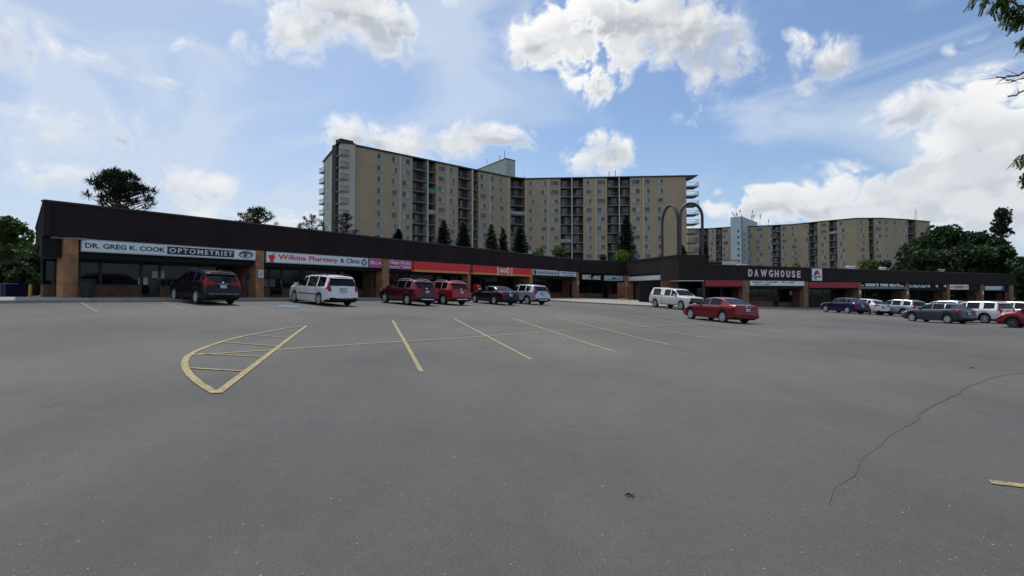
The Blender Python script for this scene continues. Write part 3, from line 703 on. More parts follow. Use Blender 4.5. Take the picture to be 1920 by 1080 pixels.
for k, t in enumerate(rt):
    hbk = rz((prev+t)/2)-1.0
    shopfront(RP, prev+.3, t-.3, hbk, mallr, (.4, .7, .3, .6, .35, .5, .4)[k], 'brick_brown_shaded', low=k != 2, rec=2.0)
    fin = MB(); RP.box(fin, t-.25, t+.3, MZ(RP, t)-.3, hbk, -2.3, -1.2); fin.build('fin_wall', 'brick_brown_shaded', mallr); prev = t
ERP = Plane(RP.B, RP.B-RP.n*16)
mb = MB(); slab(mb, ERP, 0, 16, (rf1, rf1), (rt1, rt1), -.2, .02); mb.build('fascia', 'fascia_plain', mallr)
mb = MB(); RP.box(mb, 0, RP.len, -1.5, rt1-.6, -16, -15.7); mb.build('rear_wall', 'brick_right', mallr)
mb = MB(); ERP.box(mb, .5, 16, -1.5, rf1, -.6, -.3); mb.build('side_wall', 'brick_right', mallr)

# ---- signs -------------------------------------------------------------
def sign(name, label, pl, x0, x1, yt, yb, m='sign_white', frame='steel', off=.0, depth=.2, cat='sign', group=None, zt=None, ref=None):
    """rectangular sign given by its pixel span; yt,yb are read at x0"""
    t0, t1 = pl.t(x0), pl.t(x1); r = ref or x0
    z1 = zt if zt is not None else pl.z(r, yt); z0 = z1-(pl.z(r, yt)-pl.z(r, yb))
    c = pl.P((t0+t1)/2, z0, off-depth); th = thing(name, label, cat, tuple(c), group)
    mb = MB(); pl.box(mb, t0, t1, z0, z1, off-depth, off-.012); mb.build('cabinet', frame, th)
    mb = MB(); pl.box(mb, t0+.05, t1-.05, z0+.05, z1-.05, off-.011, off); mb.build('face', m, th)
    W, H = t1-t0, z1-z0
    def tx(s, a, b, c_, d, mt, **kw):
        return build_text(s, pl.P(t0+W*a, z0+H*c_, off+.001), pl.R, UP, W*(b-a), H*(d-c_), mt, th, depth=.012, **kw)
    def rect(a, b, c_, d, mt, nm='panel', o=.004):
        mb = MB(); pl.box(mb, t0+W*a, t0+W*b, z0+H*c_, z0+H*d, off, off+o); return mb.build(nm, mt, th)
    def shape(pts, mt, nm='emblem', o=.014):
        """filled outline in sign fractions, real thin plate"""
        mb = MB(); P = [pl.P(t0+W*a, z0+H*b, off+o) for a, b in pts]; mb.quad(*P)
        return mb.build(nm, mt, th)
    def line(pts, w, mt, nm='emblem', o=.01):
        mb = MB(); mb.tube([pl.P(t0+W*a, z0+H*b, off+o) for a, b in pts], w, 6); return mb.build(nm, mt, th)
    return th, tx, rect, shape, line, (W, H)
def arc(cx, cy, rx, ry, a0, a1, n=14): return [(cx+rx*cos(radians(a0+(a1-a0)*k/n)), cy+ry*sin(radians(a0+(a1-a0)*k/n))) for k in range(n+1)]
SG = FZ-.03
th, tx, rect, shape, line, (W, H) = sign('shop_sign', 'long white optometrist sign with a drawn eye, over the leftmost shop', LP, 150, 479, 448.3, 472.5, zt=SG)
rect(.43, .845, .17, .84, 'sign_black'); e = .018
tx('DR. GREG K. COOK', .018, .418, .32, .71, 'sign_black', bold=.02); tx('OPTOMETRIST', .442, .834, .30, .72, 'sign_white', bold=.015, space=1.3)
cx, cy = .925, .47; line([(cx-.046, cy-.06), (cx-.03, cy+.14), (cx-.008, cy+.25), (cx+.02, cy+.2), (cx+.052, cy+.0)], .034, 'sign_black'); line([(cx-.046, cy+.12), (cx-.025, cy+.3), (cx+.0, cy+.37), (cx+.03, cy+.32), (cx+.058, cy+.16)], .028, 'sign_black')
line([(cx-.042, cy-.08), (cx-.02, cy-.22), (cx+.005, cy-.26), (cx+.03, cy-.17), (cx+.05, cy-.03)], .022, 'sign_black'); shape(arc(cx-.002, cy+.02, .0135, .2, 0, 360, 20)[:-1], 'sign_black'); shape(arc(cx-.005, cy+.07, .004, .06, 0, 360, 10)[:-1], 'sign_white', o=.02)
for q in range(4): line([(cx+.018+q*.009, cy-.2+q*.05), (cx+.026+q*.01, cy-.3+q*.06)], .008, 'sign_black')
th, tx, rect, shape, line, (W, H) = sign('shop_sign', 'white pharmacy and clinic sign with red and blue words and a red mortar', LP, 498, 690.5, 470.8, 492, zt=SG)
shape([(.02, .68), (.075, .68), (.07, .35), (.06, .3), (.062, .12), (.075, .06), (.02, .06), (.033, .12), (.035, .3), (.025, .35)], 'sign_red'); line([(.05, .68), (.075, .93)], .03, 'sign_red'); tx('R', .036, .056, .3, .6, 'sign_white', bold=.02)
tx('Wilkins', .10, .345, .34, .8, 'sign_red', bold=.02); tx('Pharmacy', .375, .66, .22, .8, 'sign_red', bold=.02); tx('& Clinic', .685, .905, .34, .8, 'sign_blue', bold=.02)
shape(arc(.95, .5, .032, .36, 0, 360, 24)[:-1], 'sign_blue'); shape(arc(.95, .42, .016, .2, 0, 360, 14)[:-1], 'sign_paleblue', o=.018); line([(.925, .55), (.95, .68), (.975, .55)], .03, 'sign_white', o=.02)
th, tx, rect, shape, line, _ = sign('shop_sign', 'small magenta sign with three white characters, left of a brick column', LP, 692.5, 715.5, 485.5, 502.5, 'sign_magenta', zt=SG)
tx('開心A', .06, .94, .3, .76, 'sign_white', bold=.01)
th, tx, rect, shape, line, _ = sign('shop_sign', 'magenta sign reading Happy Kitchen beside the red canopy', LP, 728.5, 773, 487.5, 504.5, 'sign_magenta', zt=SG)
tx('Happy Kitchen', .05, .95, .42, .9, 'sign_white', shear=.35, bold=.012); line([(.45, .36), (.94, .36)], .02, 'sign_white')
for a, b in ((.05, .11), (.13, .17), (.19, .27), (.30, .34), (.36, .44), (.58, .66), (.68, .78), (.8, .93)): rect(a, b, .16, .27, 'sign_white', 'small_print')
def canopy(label, x0, x1, zt):
    t0, t1 = LP.t(x0), LP.t(x1); th = thing('canopy', label, 'canopy', tuple(LP.P((t0+t1)/2, zt-.9, 0)), 'red shop canopies with an orange stripe')
    for nm, z0, z1, o, m in (('red_band', zt-.72, zt, .16, 'sign_red'), ('orange_stripe', zt-.9, zt-.724, .22, 'sign_orange')):
        mb = MB(); LP.box(mb, t0, t1, z0, z1, -.2, o); mb.build(nm, m, th)
    return th, t0, t1
canopy('plain red canopy with orange stripe right of the Happy Kitchen sign', 773.8, 876, SG)
th, t0, t1 = canopy('red canopy with orange stripe carrying white CIRCLE K lettering', 884, 993, SG)
a, b = LP.t(929.5), LP.t(957)
for q in (a, b-.12):
    mb = MB(); LP.box(mb, q, q+.12, SG-.9, SG-.02, .16, .24); mb.build('white_bar', 'sign_white', th)
mb = MB(); add_text(mb, 'CIRCLE', LP.P(a+.4, SG-.6, .165), LP.R, UP, (b-a)*.56, .42, bold=.05); mb.build('word', 'sign_white', th)
mb = MB(); c = LP.P(b-.75, SG-.38, .17); mb.lathe(c, (LP.n.x, LP.n.y, 0), [(0, .34), (.03, .34), (.03, .25), (0, .25), (0, .34)], 24); mb.build('emblem', 'sign_white', th)
mb = MB(); add_text(mb, 'K', LP.P(b-.87, SG-.53, .17), LP.R, UP, .25, .3, bold=.03); mb.build('word', 'sign_white', th)
th, tx, rect, shape, line, _ = sign('shop_sign', 'pale grey laundromat sign with a navy oval badge at its left', LP, 999.5, 1046.5, 507.3, 517.8, 'sign_grey', 'white_plastic', zt=SG)
shape(arc(.075, .5, .045, .44, 0, 360, 24)[:-1], 'sign_navy'); tx('I', .065, .085, .25, .7, 'sign_grey'); tx('London Plaza Laundromat', .17, .96, .3, .72, 'sign_navy')
th, tx, rect, shape, line, _ = sign('shop_sign', 'white hairdresser sign with jagged navy edges', LP, 1047.5, 1081.5, 511, 521, 'sign_white', zt=SG)
tx('JAMES HAIRSTYLE', .1, .92, .5, .82, 'sign_blue', bold=.025); tx('519 686 5084', .2, .82, .16, .38, 'sign_navy', bold=.02)
for k in range(5):
    for e, sx in ((0.012, 1), (.988, -1)): shape([(e, .08+k*.18), (e+sx*.035, .17+k*.18), (e, .26+k*.18)], 'sign_navy')
def letters(th, s, pl, t0, t1, z0, z1, off, mt, bold=.04, depth=.08):
    wt = {'I': .4, "'": .3, '.': .3, 'M': 1.25, 'W': 1.3, 't': .6, 'i': .4, 's': .8, 'n': .9, 'c': .8}; W = sum(wt.get(c, 1) for c in s)+.16*(len(s)-1); u = (t1-t0)/W; t = t0
    for c in s:
        w = wt.get(c, 1)*u; low = c in 'nsc.'; top_ = c == "'"; a, b = (z0+(z1-z0)*.65, z1) if top_ else (z0, z0+(z1-z0)*(.72 if c in 'nsc' else .2 if c == '.' else 1))
        mb = MB(); add_text(mb, c, pl.P(t, a, off), pl.R, UP, w, b-a, bold=bold, depth=depth); mb.build('letter', mt, th); t += w+.16*u
th = thing('channel_letters', 'white letters on the dark band right of the hairdresser sign', 'sign', tuple(BP.P(.5, 3.2, 0)))
zz = BP.z(1100, 523.6); letters(th, 'BENKZ', BP, BP.t(1092.8), BP.t(1108.3), zz, zz+.6, -.1, 'sign_white', .05)
letters(th, '&', BP, BP.t(1110), BP.t(1112.2), zz, zz+.3, -.1, 'sign_grey', .03); letters(th, 'BUGZ', BP, BP.t(1114.2), BP.t(1126.3), zz-.05, zz+.5, -.1, 'sign_white', .05)
th, tx, rect, shape, line, _ = sign('shop_sign', 'pale blue grey sign with a dark leaping bird shape', BP, 1134.5, 1169, 516.8, 526, 'sign_paleblue', 'white_plastic')
shape([(.3, .15), (.42, .45), (.48, .7), (.6, .62), (.66, .85), (.58, .5), (.5, .4), (.46, .12), (.42, .32)], 'sign_navy'); shape([(.05, .25), (.95, .25), (.75, .32), (.25, .34)], 'sign_navy', o=.012)
th, tx, rect, shape, line, _ = sign('shop_sign', 'blank pale grey sign panel on the bend behind the white pickup', CP, 1177, 1237.5, 517.3, 525.8, 'sign_grey', 'white_plastic', zt=None, ref=1207)
rw = lambda nm, lab, x0, x1, yt, yb, m='sign_white', **k: sign(nm, lab, RP, x0, x1, yt, yb, m, **k)
# DAWGHOUSE letters on the fascia
th = thing('channel_letters', 'tall pale pink DAWGHOUSE letters on the dark fascia', 'sign', tuple(RP.P(RP.t(1450), 3, 0)))
XS = [(1402.5, 1410), (1414, 1421), (1425.5, 1437), (1441, 1448.5), (1452, 1459), (1463, 1469.5), (1473.5, 1480.5), (1484, 1490), (1494, 1500)]
for (a, b), c in zip(XS, 'DAWGHOUSE'):
    z1 = RP.z(a, 504.8+(a-1402)*.035); z0 = RP.z(a, 518.3+(a-1402)*.025); mb = MB(); add_text(mb, c, RP.P(RP.t(a), z0, .04), RP.R, UP, RP.t(b)-RP.t(a), z1-z0, bold=.03, depth=.09); mb.build('letter', 'letter_pink', th)
th, tx, rect, shape, line, _ = rw('marquee_sign', 'white message board with two short lines of black and red letters, under the DAWGHOUSE letters', 1406, 1508.5, 525.8, 535.8)
for s, a, b, c, d, m in (('MON&THURS', .05, .2, .58, .84, 'sign_black'), ('11.99', .21, .33, .58, .84, 'sign_red'), ('WING SPEC', .34, .49, .58, .84, 'sign_black'), ('WED', .57, .635, .55, .8, 'sign_black'), ('.50', .65, .7, .55, .8, 'sign_red'), ('WINGS', .715, .8, .55, .8, 'sign_black'), ('TUES', .09, .155, .16, .42, 'sign_black'), ('11.75', .165, .25, .16, .42, 'sign_red'), ('DRAFT', .265, .36, .16, .42, 'sign_black')): tx(s, a, b, c, d, m, bold=.03)
th, tx, rect, shape, line, _ = rw('logo_sign', 'upright white sign with a red and navy emblem on the dark fascia', 1520.5, 1539.5, 503, 526.5, off=.2, depth=.16)
shape([(.22, .42), (.2, .62), (.38, .82), (.58, .84), (.7, .66), (.8, .44), (.62, .5), (.56, .62), (.46, .5), (.4, .4)], 'sign_crimson'); shape([(.06, .46), (.3, .32), (.6, .38), (.92, .34), (.85, .26), (.5, .27), (.3, .22), (.12, .32)], 'sign_navy', o=.02); line(arc(.32, .15, .09, .07, 0, 360, 12), .03, 'sign_navy'); line([(.2, .9), (.8, .9)], .012, 'sign_navy')
def awning(label, x0, x1, pl=RP, dz=0):
    t0, t1 = pl.t(x0), pl.t(x1); z1 = rz(t0)-.02-dz; th = thing('canopy', label, 'canopy', tuple(pl.P((t0+t1)/2, z1-.8, 0)), 'dark red canopies of the bar')
    mb = MB(); V = [pl.P(t0, z1, -.18), pl.P(t1, z1, -.18), pl.P(t1, z1-.1, .05), pl.P(t0, z1-.1, .05), pl.P(t0, z1-.82, .08), pl.P(t1, z1-.82, .08), pl.P(t0, z1-.82, -.18), pl.P(t1, z1-.82, -.18)]
    for q in ((0, 1, 2, 3), (3, 2, 5, 4), (4, 5, 7, 6), (0, 3, 4, 6), (1, 7, 5, 2)): mb.quad(*[V[i] for i in q])
    mb.build('cover', 'sign_crimson', th)
awning('dark red canopy left of the message board, behind the red sedan', 1323, 1392.5); awning('dark red canopy right of the message board, behind the navy car', 1517, 1609)
th = thing('channel_letters', 'white MONAS FINE MEATS letters on a black band', 'sign', tuple(RP.P(RP.t(1660), 2, 0)))
for s, a, b, y0, y1 in (("MONA'S", 1624.5, 1648.5, 531.3, 537), ('FINE', 1652, 1666, 532, 537.3), ('MEATS', 1669, 1688.5, 532.4, 537.4), ('Est.', 1615.5, 1621.5, 534.2, 536.3), ('Inc.', 1690.5, 1696, 534.5, 537.6)):
    letters(th, s, RP, RP.t(a), RP.t(b), RP.z(a, y1), RP.z(a, y0), -.12, 'sign_white', .045)
mb = MB(); RP.box(mb, RP.t(1615.5), RP.t(1699.5), RP.z(1650, 540.3), RP.z(1650, 539.5), -.2, -.05); mb.build('rail', 'sign_white', th)
th = thing('channel_letters', 'white Arabic lettering on a black band, right of the Monas letters', 'sign', tuple(RP.P(RP.t(1722), 2, 0)))
mb = MB(); a, b = 1706, 1739; add_text(mb, 'إسلامية', RP.P(RP.t(a), RP.z(a, 540), -.12), RP.R, UP, (RP.t(b)-RP.t(a))*.56, RP.z(a, 533)-RP.z(a, 540), bold=.025, depth=.08); mb.build('word', 'sign_white', th); mb = MB(); add_text(mb, 'ملحمة', RP.P(RP.t(a)+(RP.t(b)-RP.t(a))*.6, RP.z(a, 539.5), -.12), RP.R, UP, (RP.t(b)-RP.t(a))*.4, RP.z(a, 533.5)-RP.z(a, 539.5), bold=.025, depth=.08); mb.build('word', 'sign_white', th)
for k, x in enumerate((1742.5, 1757.5, 1773)):
    c = RP.P(RP.t(x), RP.z(x, 536.5), -.1); L_ = tag(MB().lathe(c+Vector((0, 0, .2)), (0, 0, -1), [(0, .03), (.05, .12), (.25, .2), (.38, .14), (.42, .02)], 12).build('shop_lamp', 'white_plastic', smooth=60), ('round white lamp just right of the Arabic lettering', 'round white lamp midway between the Arabic lettering and the orange sign', 'round white lamp left of the orange and white sign')[k], 'lamp', 'white lamps over the dark shopfront')
th, tx, rect, shape, line, _ = rw('shop_sign', 'white sign with an orange centre panel at the right wing', 1781, 1816.5, 533.3, 543)
rect(.24, .76, .2, .82, 'sign_orange'); rect(.05, .2, .3, .42, 'sign_crimson', 'small_print'); rect(.07, .2, .5, .62, 'sign_crimson', 'small_print'); rect(.81, .93, .3, .4, 'sign_black', 'small_print'); rect(.8, .95, .52, .64, 'sign_black', 'small_print'); rect(.32, .68, .42, .58, 'sign_red', 'small_print')
th, tx, rect, shape, line, _ = rw('shop_sign', 'pale blue sign over the last shop on the right', 1847, 1882, 536, 544.3, 'sign_paleblue')
rect(.12, .7, .45, .62, 'sign_white', 'small_print'); shape([(.86, .08), (.97, .08), (.97, .92), (.93, .92)], 'sign_blue')
# small notices fixed to the columns
def notice(pl, px, yt, yb, wpx, lab, off=.02, ink=True):
    t0, t1 = pl.t(px-wpx/2), pl.t(px+wpx/2); z1, z0 = pl.z(px, yt), pl.z(px, yb); th = thing('notice', lab, 'notice', tuple(pl.P((t0+t1)/2, z0, off)), 'small white notices on the brick columns')
    mb = MB(); pl.box(mb, t0, t1, z0, z1, off-.02, off); mb.build('board', 'white_plastic', th, bevel=.004)
    if ink:
        mb = MB()
        for k in range(4): pl.box(mb, t0+(t1-t0)*.2, t0+(t1-t0)*(.8 if k % 2 else .7), z1-(z1-z0)*(.2+k*.17)-.04, z1-(z1-z0)*(.2+k*.17), off, off+.004)
        mb.build('small_print', 'sign_blue', th)
notice(LP, 488.5, 506, 520.5, 9.5, 'white notice with grey print on the column between the optometrist and pharmacy signs'); notice(LP, 1084, 527, 534.5, 2.6, 'narrow white notice on the column under the hairdresser sign')
notice(CP, 1174.8, 529.5, 537, 2.6, 'narrow white notice on the column at the bend'); notice(RP, 1506.3, 546, 553, 4, 'grey notice left of the column below the emblem sign', off=-1.9)
notice(RP, 1612.5, 544, 551.5, 3.6, 'white notice on the column left of the MONAS letters'); notice(RP, 1702, 546, 553, 3.2, 'white notice on the column between the Monas letters and the Arabic letters'); notice(RP, 1843, 546, 553, 2.6, 'white notice on the column left of the pale blue sign')
def poster(px, yt, yb, wpx, lab, m='paper', pl=LP, rec=REC):
    o = -rec-.07; t0, t1 = pl.t(px-wpx/2, o), pl.t(px+wpx/2, o); z1, z0 = pl.z(px, yt, o), pl.z(px, yb, o)
    mb = MB(); pl.box(mb, t0, t1, z0, z1, o, o+.006); tag(mb.build('poster', m), lab, 'poster', 'papers taped inside the shop windows')
poster(290, 508.5, 521, 11, 'left of two pale papers high on the optometrist door'); poster(302, 507.5, 521.5, 11, 'right of two pale papers high on the optometrist door'); poster(262, 520.5, 534, 6.5, 'left of two white papers low in the optometrist window'); poster(272.5, 520.5, 534, 8, 'right of two white papers low in the optometrist window')
poster(455.5, 524.5, 537.5, 6, 'white paper low in the window left of the notice column'); poster(469, 526, 537.8, 13, 'pale wide paper low in the window beside the notice column', 'curtain_dim')
poster(505, 523, 537.5, 22, 'wide grey blind low in the pharmacy window', 'curtain_dim'); poster(693, 517, 526, 5, 'pale paper on the glass under the small magenta sign', 'curtain_dim')
for x, l in ((775, 'first'), (791, 'second'), (806, 'third'), (822, 'fourth')): poster(x, 512, 523, 11, l+' from the left of four dim posters under the plain red canopy', 'curtain_dim')
poster(733.5, 512.5, 518.5, 8, 'dark red glowing sign in the window under the Happy Kitchen sign', 'sign_crimson'); poster(613, 506, 511, 9, 'dark red sign in the pharmacy window over the white minivan', 'sign_crimson')
poster(1822, 546.5, 552.5, 7, 'left of two pale papers in the window right of the orange sign', 'curtain_dim', RP, 2.0); poster(1831, 546.5, 552.5, 6, 'right of two pale papers in the window right of the orange sign', 'curtain_dim', RP, 2.0)
# roof equipment
def roofbox(px, y0, y1, wpx, lab, Y, m='steel', name='roof_vent'):
    pl_ = LP if px < 1100 else RP; Y = pl_.P(pl_.t(px), 0).y+5; p = at(px, y1, Y); w = wpx/F*Y; h = (y1-y0)/F*Y; th = thing(name, lab, 'roof vent', tuple(p), 'metal vents on the plaza roof')
    mb = MB(); mb.box((p.x, p.y, p.z+h*.35-1), (w*.7, w*.7, h*.7+2)); mb.build('duct', m, th); mb = MB(); mb.box((p.x, p.y, p.z+h*.82), (w, w, h*.36)); mb.build('cap', m, th, bevel=.03)
roofbox(707, 441, 447, 9, 'small dark vent on the roof over the pharmacy', 42, 'dark_metal'); roofbox(993, 471, 477, 6, 'small round-capped grey vent on the roof over the CIRCLE K canopy', 66)
roofbox(1391, 495.5, 500, 14, 'low white vent on the roof left above the DAWGHOUSE letters', 74, 'white_plastic'); roofbox(1595, 499, 506, 12, 'white capped vent on the roof right of the emblem sign', 82, 'white_plastic'); roofbox(1655, 501, 507, 9, 'pale vent below the bright green tree on the right wing roof', 84, 'white_plastic'); roofbox(1765.5, 504.5, 512, 8, 'grey box vent on the roof above the Arabic letters', 88)
p = at(1363, 497, 95); rb = thing('roof_shed', 'low grey violet rooftop shed below the pale stair tower', 'roof shed', tuple(p)); mb = MB(); mb.box((p.x, p.y, p.z-1), (2.6, 3, 3.4)); mb.build('walls', 'sign_grey', rb); mb = MB(); mb.box((p.x, p.y, p.z+.74), (2.8, 3.2, .1)); mb.build('roof', 'flashing', rb)
# double arch on the corner block
arch = thing('arch_sign', 'tall dark double arch frame standing on the plaza roof at the bend', 'arch', (P3.x, P3.y, TOPZ))
def arch_tube(pl, t0, t1, ztop, z0=TOPZ-.3):
    r = (t1-t0)/2; pts = [pl.P(t0, z0, -.3)]; n = 18
    zc = ztop-r*1.12
    for k in range(n+1): a = pi-pi*k/n; pts.append(pl.P((t0+t1)/2+r*cos(a), zc+r*1.12*sin(a), -.3))
    pts.append(pl.P(t1, z0, -.3)); return MB().tube(pts, .17, 8).build('arch', 'arch_metal', arch, smooth=40)
zA = at(1258, 383.5, 67).z; zB = at(1298, 380.5, 65.6).z
arch_tube(CP, CP.t(1242.5, -.3), CP.t(1273, -.3)-.05, zA); arch_tube(DP, DP.t(1276.5, -.3), DP.t(1318, -.3), zB)

# ------------------------------------------------------------------ vehicles
def interp(pts, x):
    if x <= pts[0][0]: return pts[0][1]
    for (a, b), (c, d) in zip(pts, pts[1:]):
        if x <= c: return b+(d-b)*(x-a)/max(c-a, 1e-6)
    return pts[-1][1]
def smooth_pts(pts):
    """round the corners of a silhouette a little"""
    o = [pts[0]]
    for i in range(1, len(pts)-1):
        (a, b), (c, d), (e, f) = pts[i-1], pts[i], pts[i+1]
        k = min(.35, .09/max(c-a, .02), 9); q = min(.35, .09/max(e-c, .02))
        o += [(c+(a-c)*k, d+(b-d)*k), (c+((a-c)*k+(e-c)*q)*.12, d+((b-d)*k+(f-d)*q)*.12*1.0), (c+(e-c)*q, d+(f-d)*q)]
    o.append(pts[-1]); return o
SPEC = {
 'suv': dict(L=4.6, W=1.86, H=1.68, wb=2.66, fo=.92, r=.345, top=[(0, .72), (.1, .9), (.35, 1.02), (1.1, 1.12), (1.9, 1.56), (2.35, 1.66), (3.2, 1.68), (4.05, 1.62), (4.46, 1.12), (4.52, .95), (4.57, .68), (4.6, .55)], belt=[(0, .62), (.3, .92), (1.1, 1.03), (2.5, 1.06), (4.0, 1.12), (4.6, 1.1)], ws=(1.12, 1.95), rw=(4.09, 4.44), sw=[(1.3, 2.28), (2.36, 3.2), (3.3, 3.85)], clad=1, rails=1, skid=1, tl=(4.28, 4.53), spoil=1),
 'crossover': dict(L=4.89, W=1.88, H=1.74, wb=2.89, fo=.93, r=.36, top=[(0, .78), (.1, .98), (.4, 1.07), (1.15, 1.16), (1.95, 1.6), (2.5, 1.7), (3.5, 1.71), (4.42, 1.64), (4.74, 1.16), (4.79, .98), (4.86, .72), (4.89, .55)], belt=[(0, .66), (.3, .98), (1.15, 1.07), (2.6, 1.09), (4.3, 1.15), (4.89, 1.13)], ws=(1.17, 2.0), rw=(4.45, 4.73), sw=[(1.35, 2.38), (2.46, 3.38), (3.48, 4.15)], clad=0, rails=1, skid=0, tl=(4.58, 4.8), spoil=1),
 'minivan': dict(L=5.15, W=1.99, H=1.75, wb=3.08, fo=.96, r=.345, top=[(0, .7), (.12, .92), (.4, 1.02), (.95, 1.14), (1.95, 1.62), (2.5, 1.73), (3.8, 1.75), (4.75, 1.69), (4.99, 1.12), (5.04, .95), (5.11, .7), (5.15, .5)], belt=[(0, .6), (.3, .9), (1.0, 1.02), (2.6, 1.03), (5.15, 1.06)], ws=(.97, 2.0), rw=(4.77, 4.98), sw=[(1.25, 2.45), (2.54, 3.66), (3.76, 4.6)], clad=0, rails=1, skid=0, tl=(4.86, 5.05), spoil=1),
 'sedan': dict(L=4.66, W=1.81, H=1.44, wb=2.72, fo=.88, r=.33, top=[(0, .55), (.08, .7), (.4, .84), (1.25, .98), (2.05, 1.34), (2.5, 1.43), (3.0, 1.435), (3.4, 1.38), (4.1, 1.06), (4.5, 1.03), (4.56, .95), (4.62, .65), (4.66, .5)], belt=[(0, .48), (.3, .74), (1.2, .91), (2.6, .93), (4.0, .98), (4.66, .97)], ws=(1.28, 2.12), rw=(3.36, 4.08), sw=[(1.5, 2.42), (2.5, 3.42)], clad=0, rails=0, skid=0, tl=(4.34, 4.575), spoil=0),
 'wagon': dict(L=4.8, W=1.9, H=1.61, wb=2.78, fo=.95, r=.36, top=[(0, .62), (.1, .82), (.45, .95), (1.25, 1.07), (2.1, 1.5), (2.55, 1.6), (3.2, 1.605), (3.8, 1.53), (4.58, 1.1), (4.66, .98), (4.75, .7), (4.8, .52)], belt=[(0, .55), (.3, .84), (1.2, 1.0), (2.6, 1.03), (4.2, 1.1), (4.8, 1.06)], ws=(1.27, 2.15), rw=(3.86, 4.54), sw=[(1.5, 2.5), (2.58, 3.45), (3.52, 3.95)], clad=0, rails=0, skid=0, tl=(4.38, 4.67), spoil=1),
 'bigsuv': dict(L=5.0, W=2.0, H=1.78, wb=2.87, fo=.95, r=.385, top=[(0, .8), (.1, 1.0), (.4, 1.1), (1.2, 1.18), (1.95, 1.62), (2.5, 1.75), (3.8, 1.775), (4.6, 1.71), (4.85, 1.16), (4.9, .98), (4.96, .7), (5.0, .55)], belt=[(0, .68), (.3, 1.0), (1.2, 1.09), (2.6, 1.11), (5.0, 1.15)], ws=(1.22, 2.0), rw=(4.62, 4.84), sw=[(1.4, 2.42), (2.5, 3.42), (3.72, 4.5)], clad=1, rails=1, skid=0, tl=(4.7, 4.92), spoil=1),
 'pickup': dict(L=5.75, W=2.0, H=1.92, wb=3.75, fo=.95, r=.395, top=[(0, .85), (.06, 1.12), (.35, 1.18), (1.35, 1.25), (2.0, 1.76), (2.35, 1.86), (3.55, 1.88), (3.64, 1.78), (3.7, 1.62), (3.76, 1.86), (4.2, 1.93), (5.3, 1.92), (5.66, 1.18), (5.7, .95), (5.73, .7), (5.75, .6)], belt=[(0, .8), (.2, 1.08), (1.3, 1.17), (3.6, 1.2), (5.75, 1.22)], ws=(1.37, 2.06), rw=(5.34, 5.64), sw=[(1.6, 2.42), (2.52, 3.4), (3.95, 5.1)], clad=0, rails=0, skid=0, tl=(5.55, 5.7), spoil=0),
}
def wheel_mesh(xc, y, r, side, rimm, spokes=5):
    """returns tyre and rim builders; xc along the car, side +1 = right"""
    w = .225; ax = (side, 0, 0); cx = y-side*w
    ty = MB(); ty.lathe((cx, xc, r), ax, [(0, r*.62), (.0, r*.9), (.03, r*.985), (.06, r), (w-.05, r), (w-.02, r*.985), (w, r*.92), (w+.004, r*.8), (w-.01, r*.69), (w-.03, r*.66)], 24)
    ri = MB(); ri.lathe((cx, xc, r), ax, [(w-.03, r*.69), (w-.005, r*.68), (w-.012, r*.62), (w-.08, r*.6), (w-.09, .02)], 24, mis=[0, 0, 0, 1])
    for k in range(spokes):
        a = 2*pi*k/spokes+pi/2; d = Vector((0, cos(a), sin(a))); t = Vector((0, -sin(a), cos(a))); c = Vector((cx+side*(w-.03), xc, r))
        for q in (-1, 1):
            p0 = c+t*q*.018*1.0; p1 = c+d*r*.64+t*q*.055; hw = .026
            P = [p0-t*hw*.7+d*.03, p1-t*hw*.6, p1+t*hw*.6, p0+t*hw*.7+d*.03]; X = Vector((side, 0, 0))
            f = [v+X*.022 for v in P]; g = [v-X*.03 for v in P]
            ri.quad(*(f if side > 0 else f[::-1]))
            for i in range(4): ri.quad(f[i], f[(i+1) % 4], g[(i+1) % 4], g[i])
    ri.lathe((cx+side*(w-.03), xc, r), ax, [(0, .07), (.032, .06), (.036, 0.001)], 12)
    return ty, ri
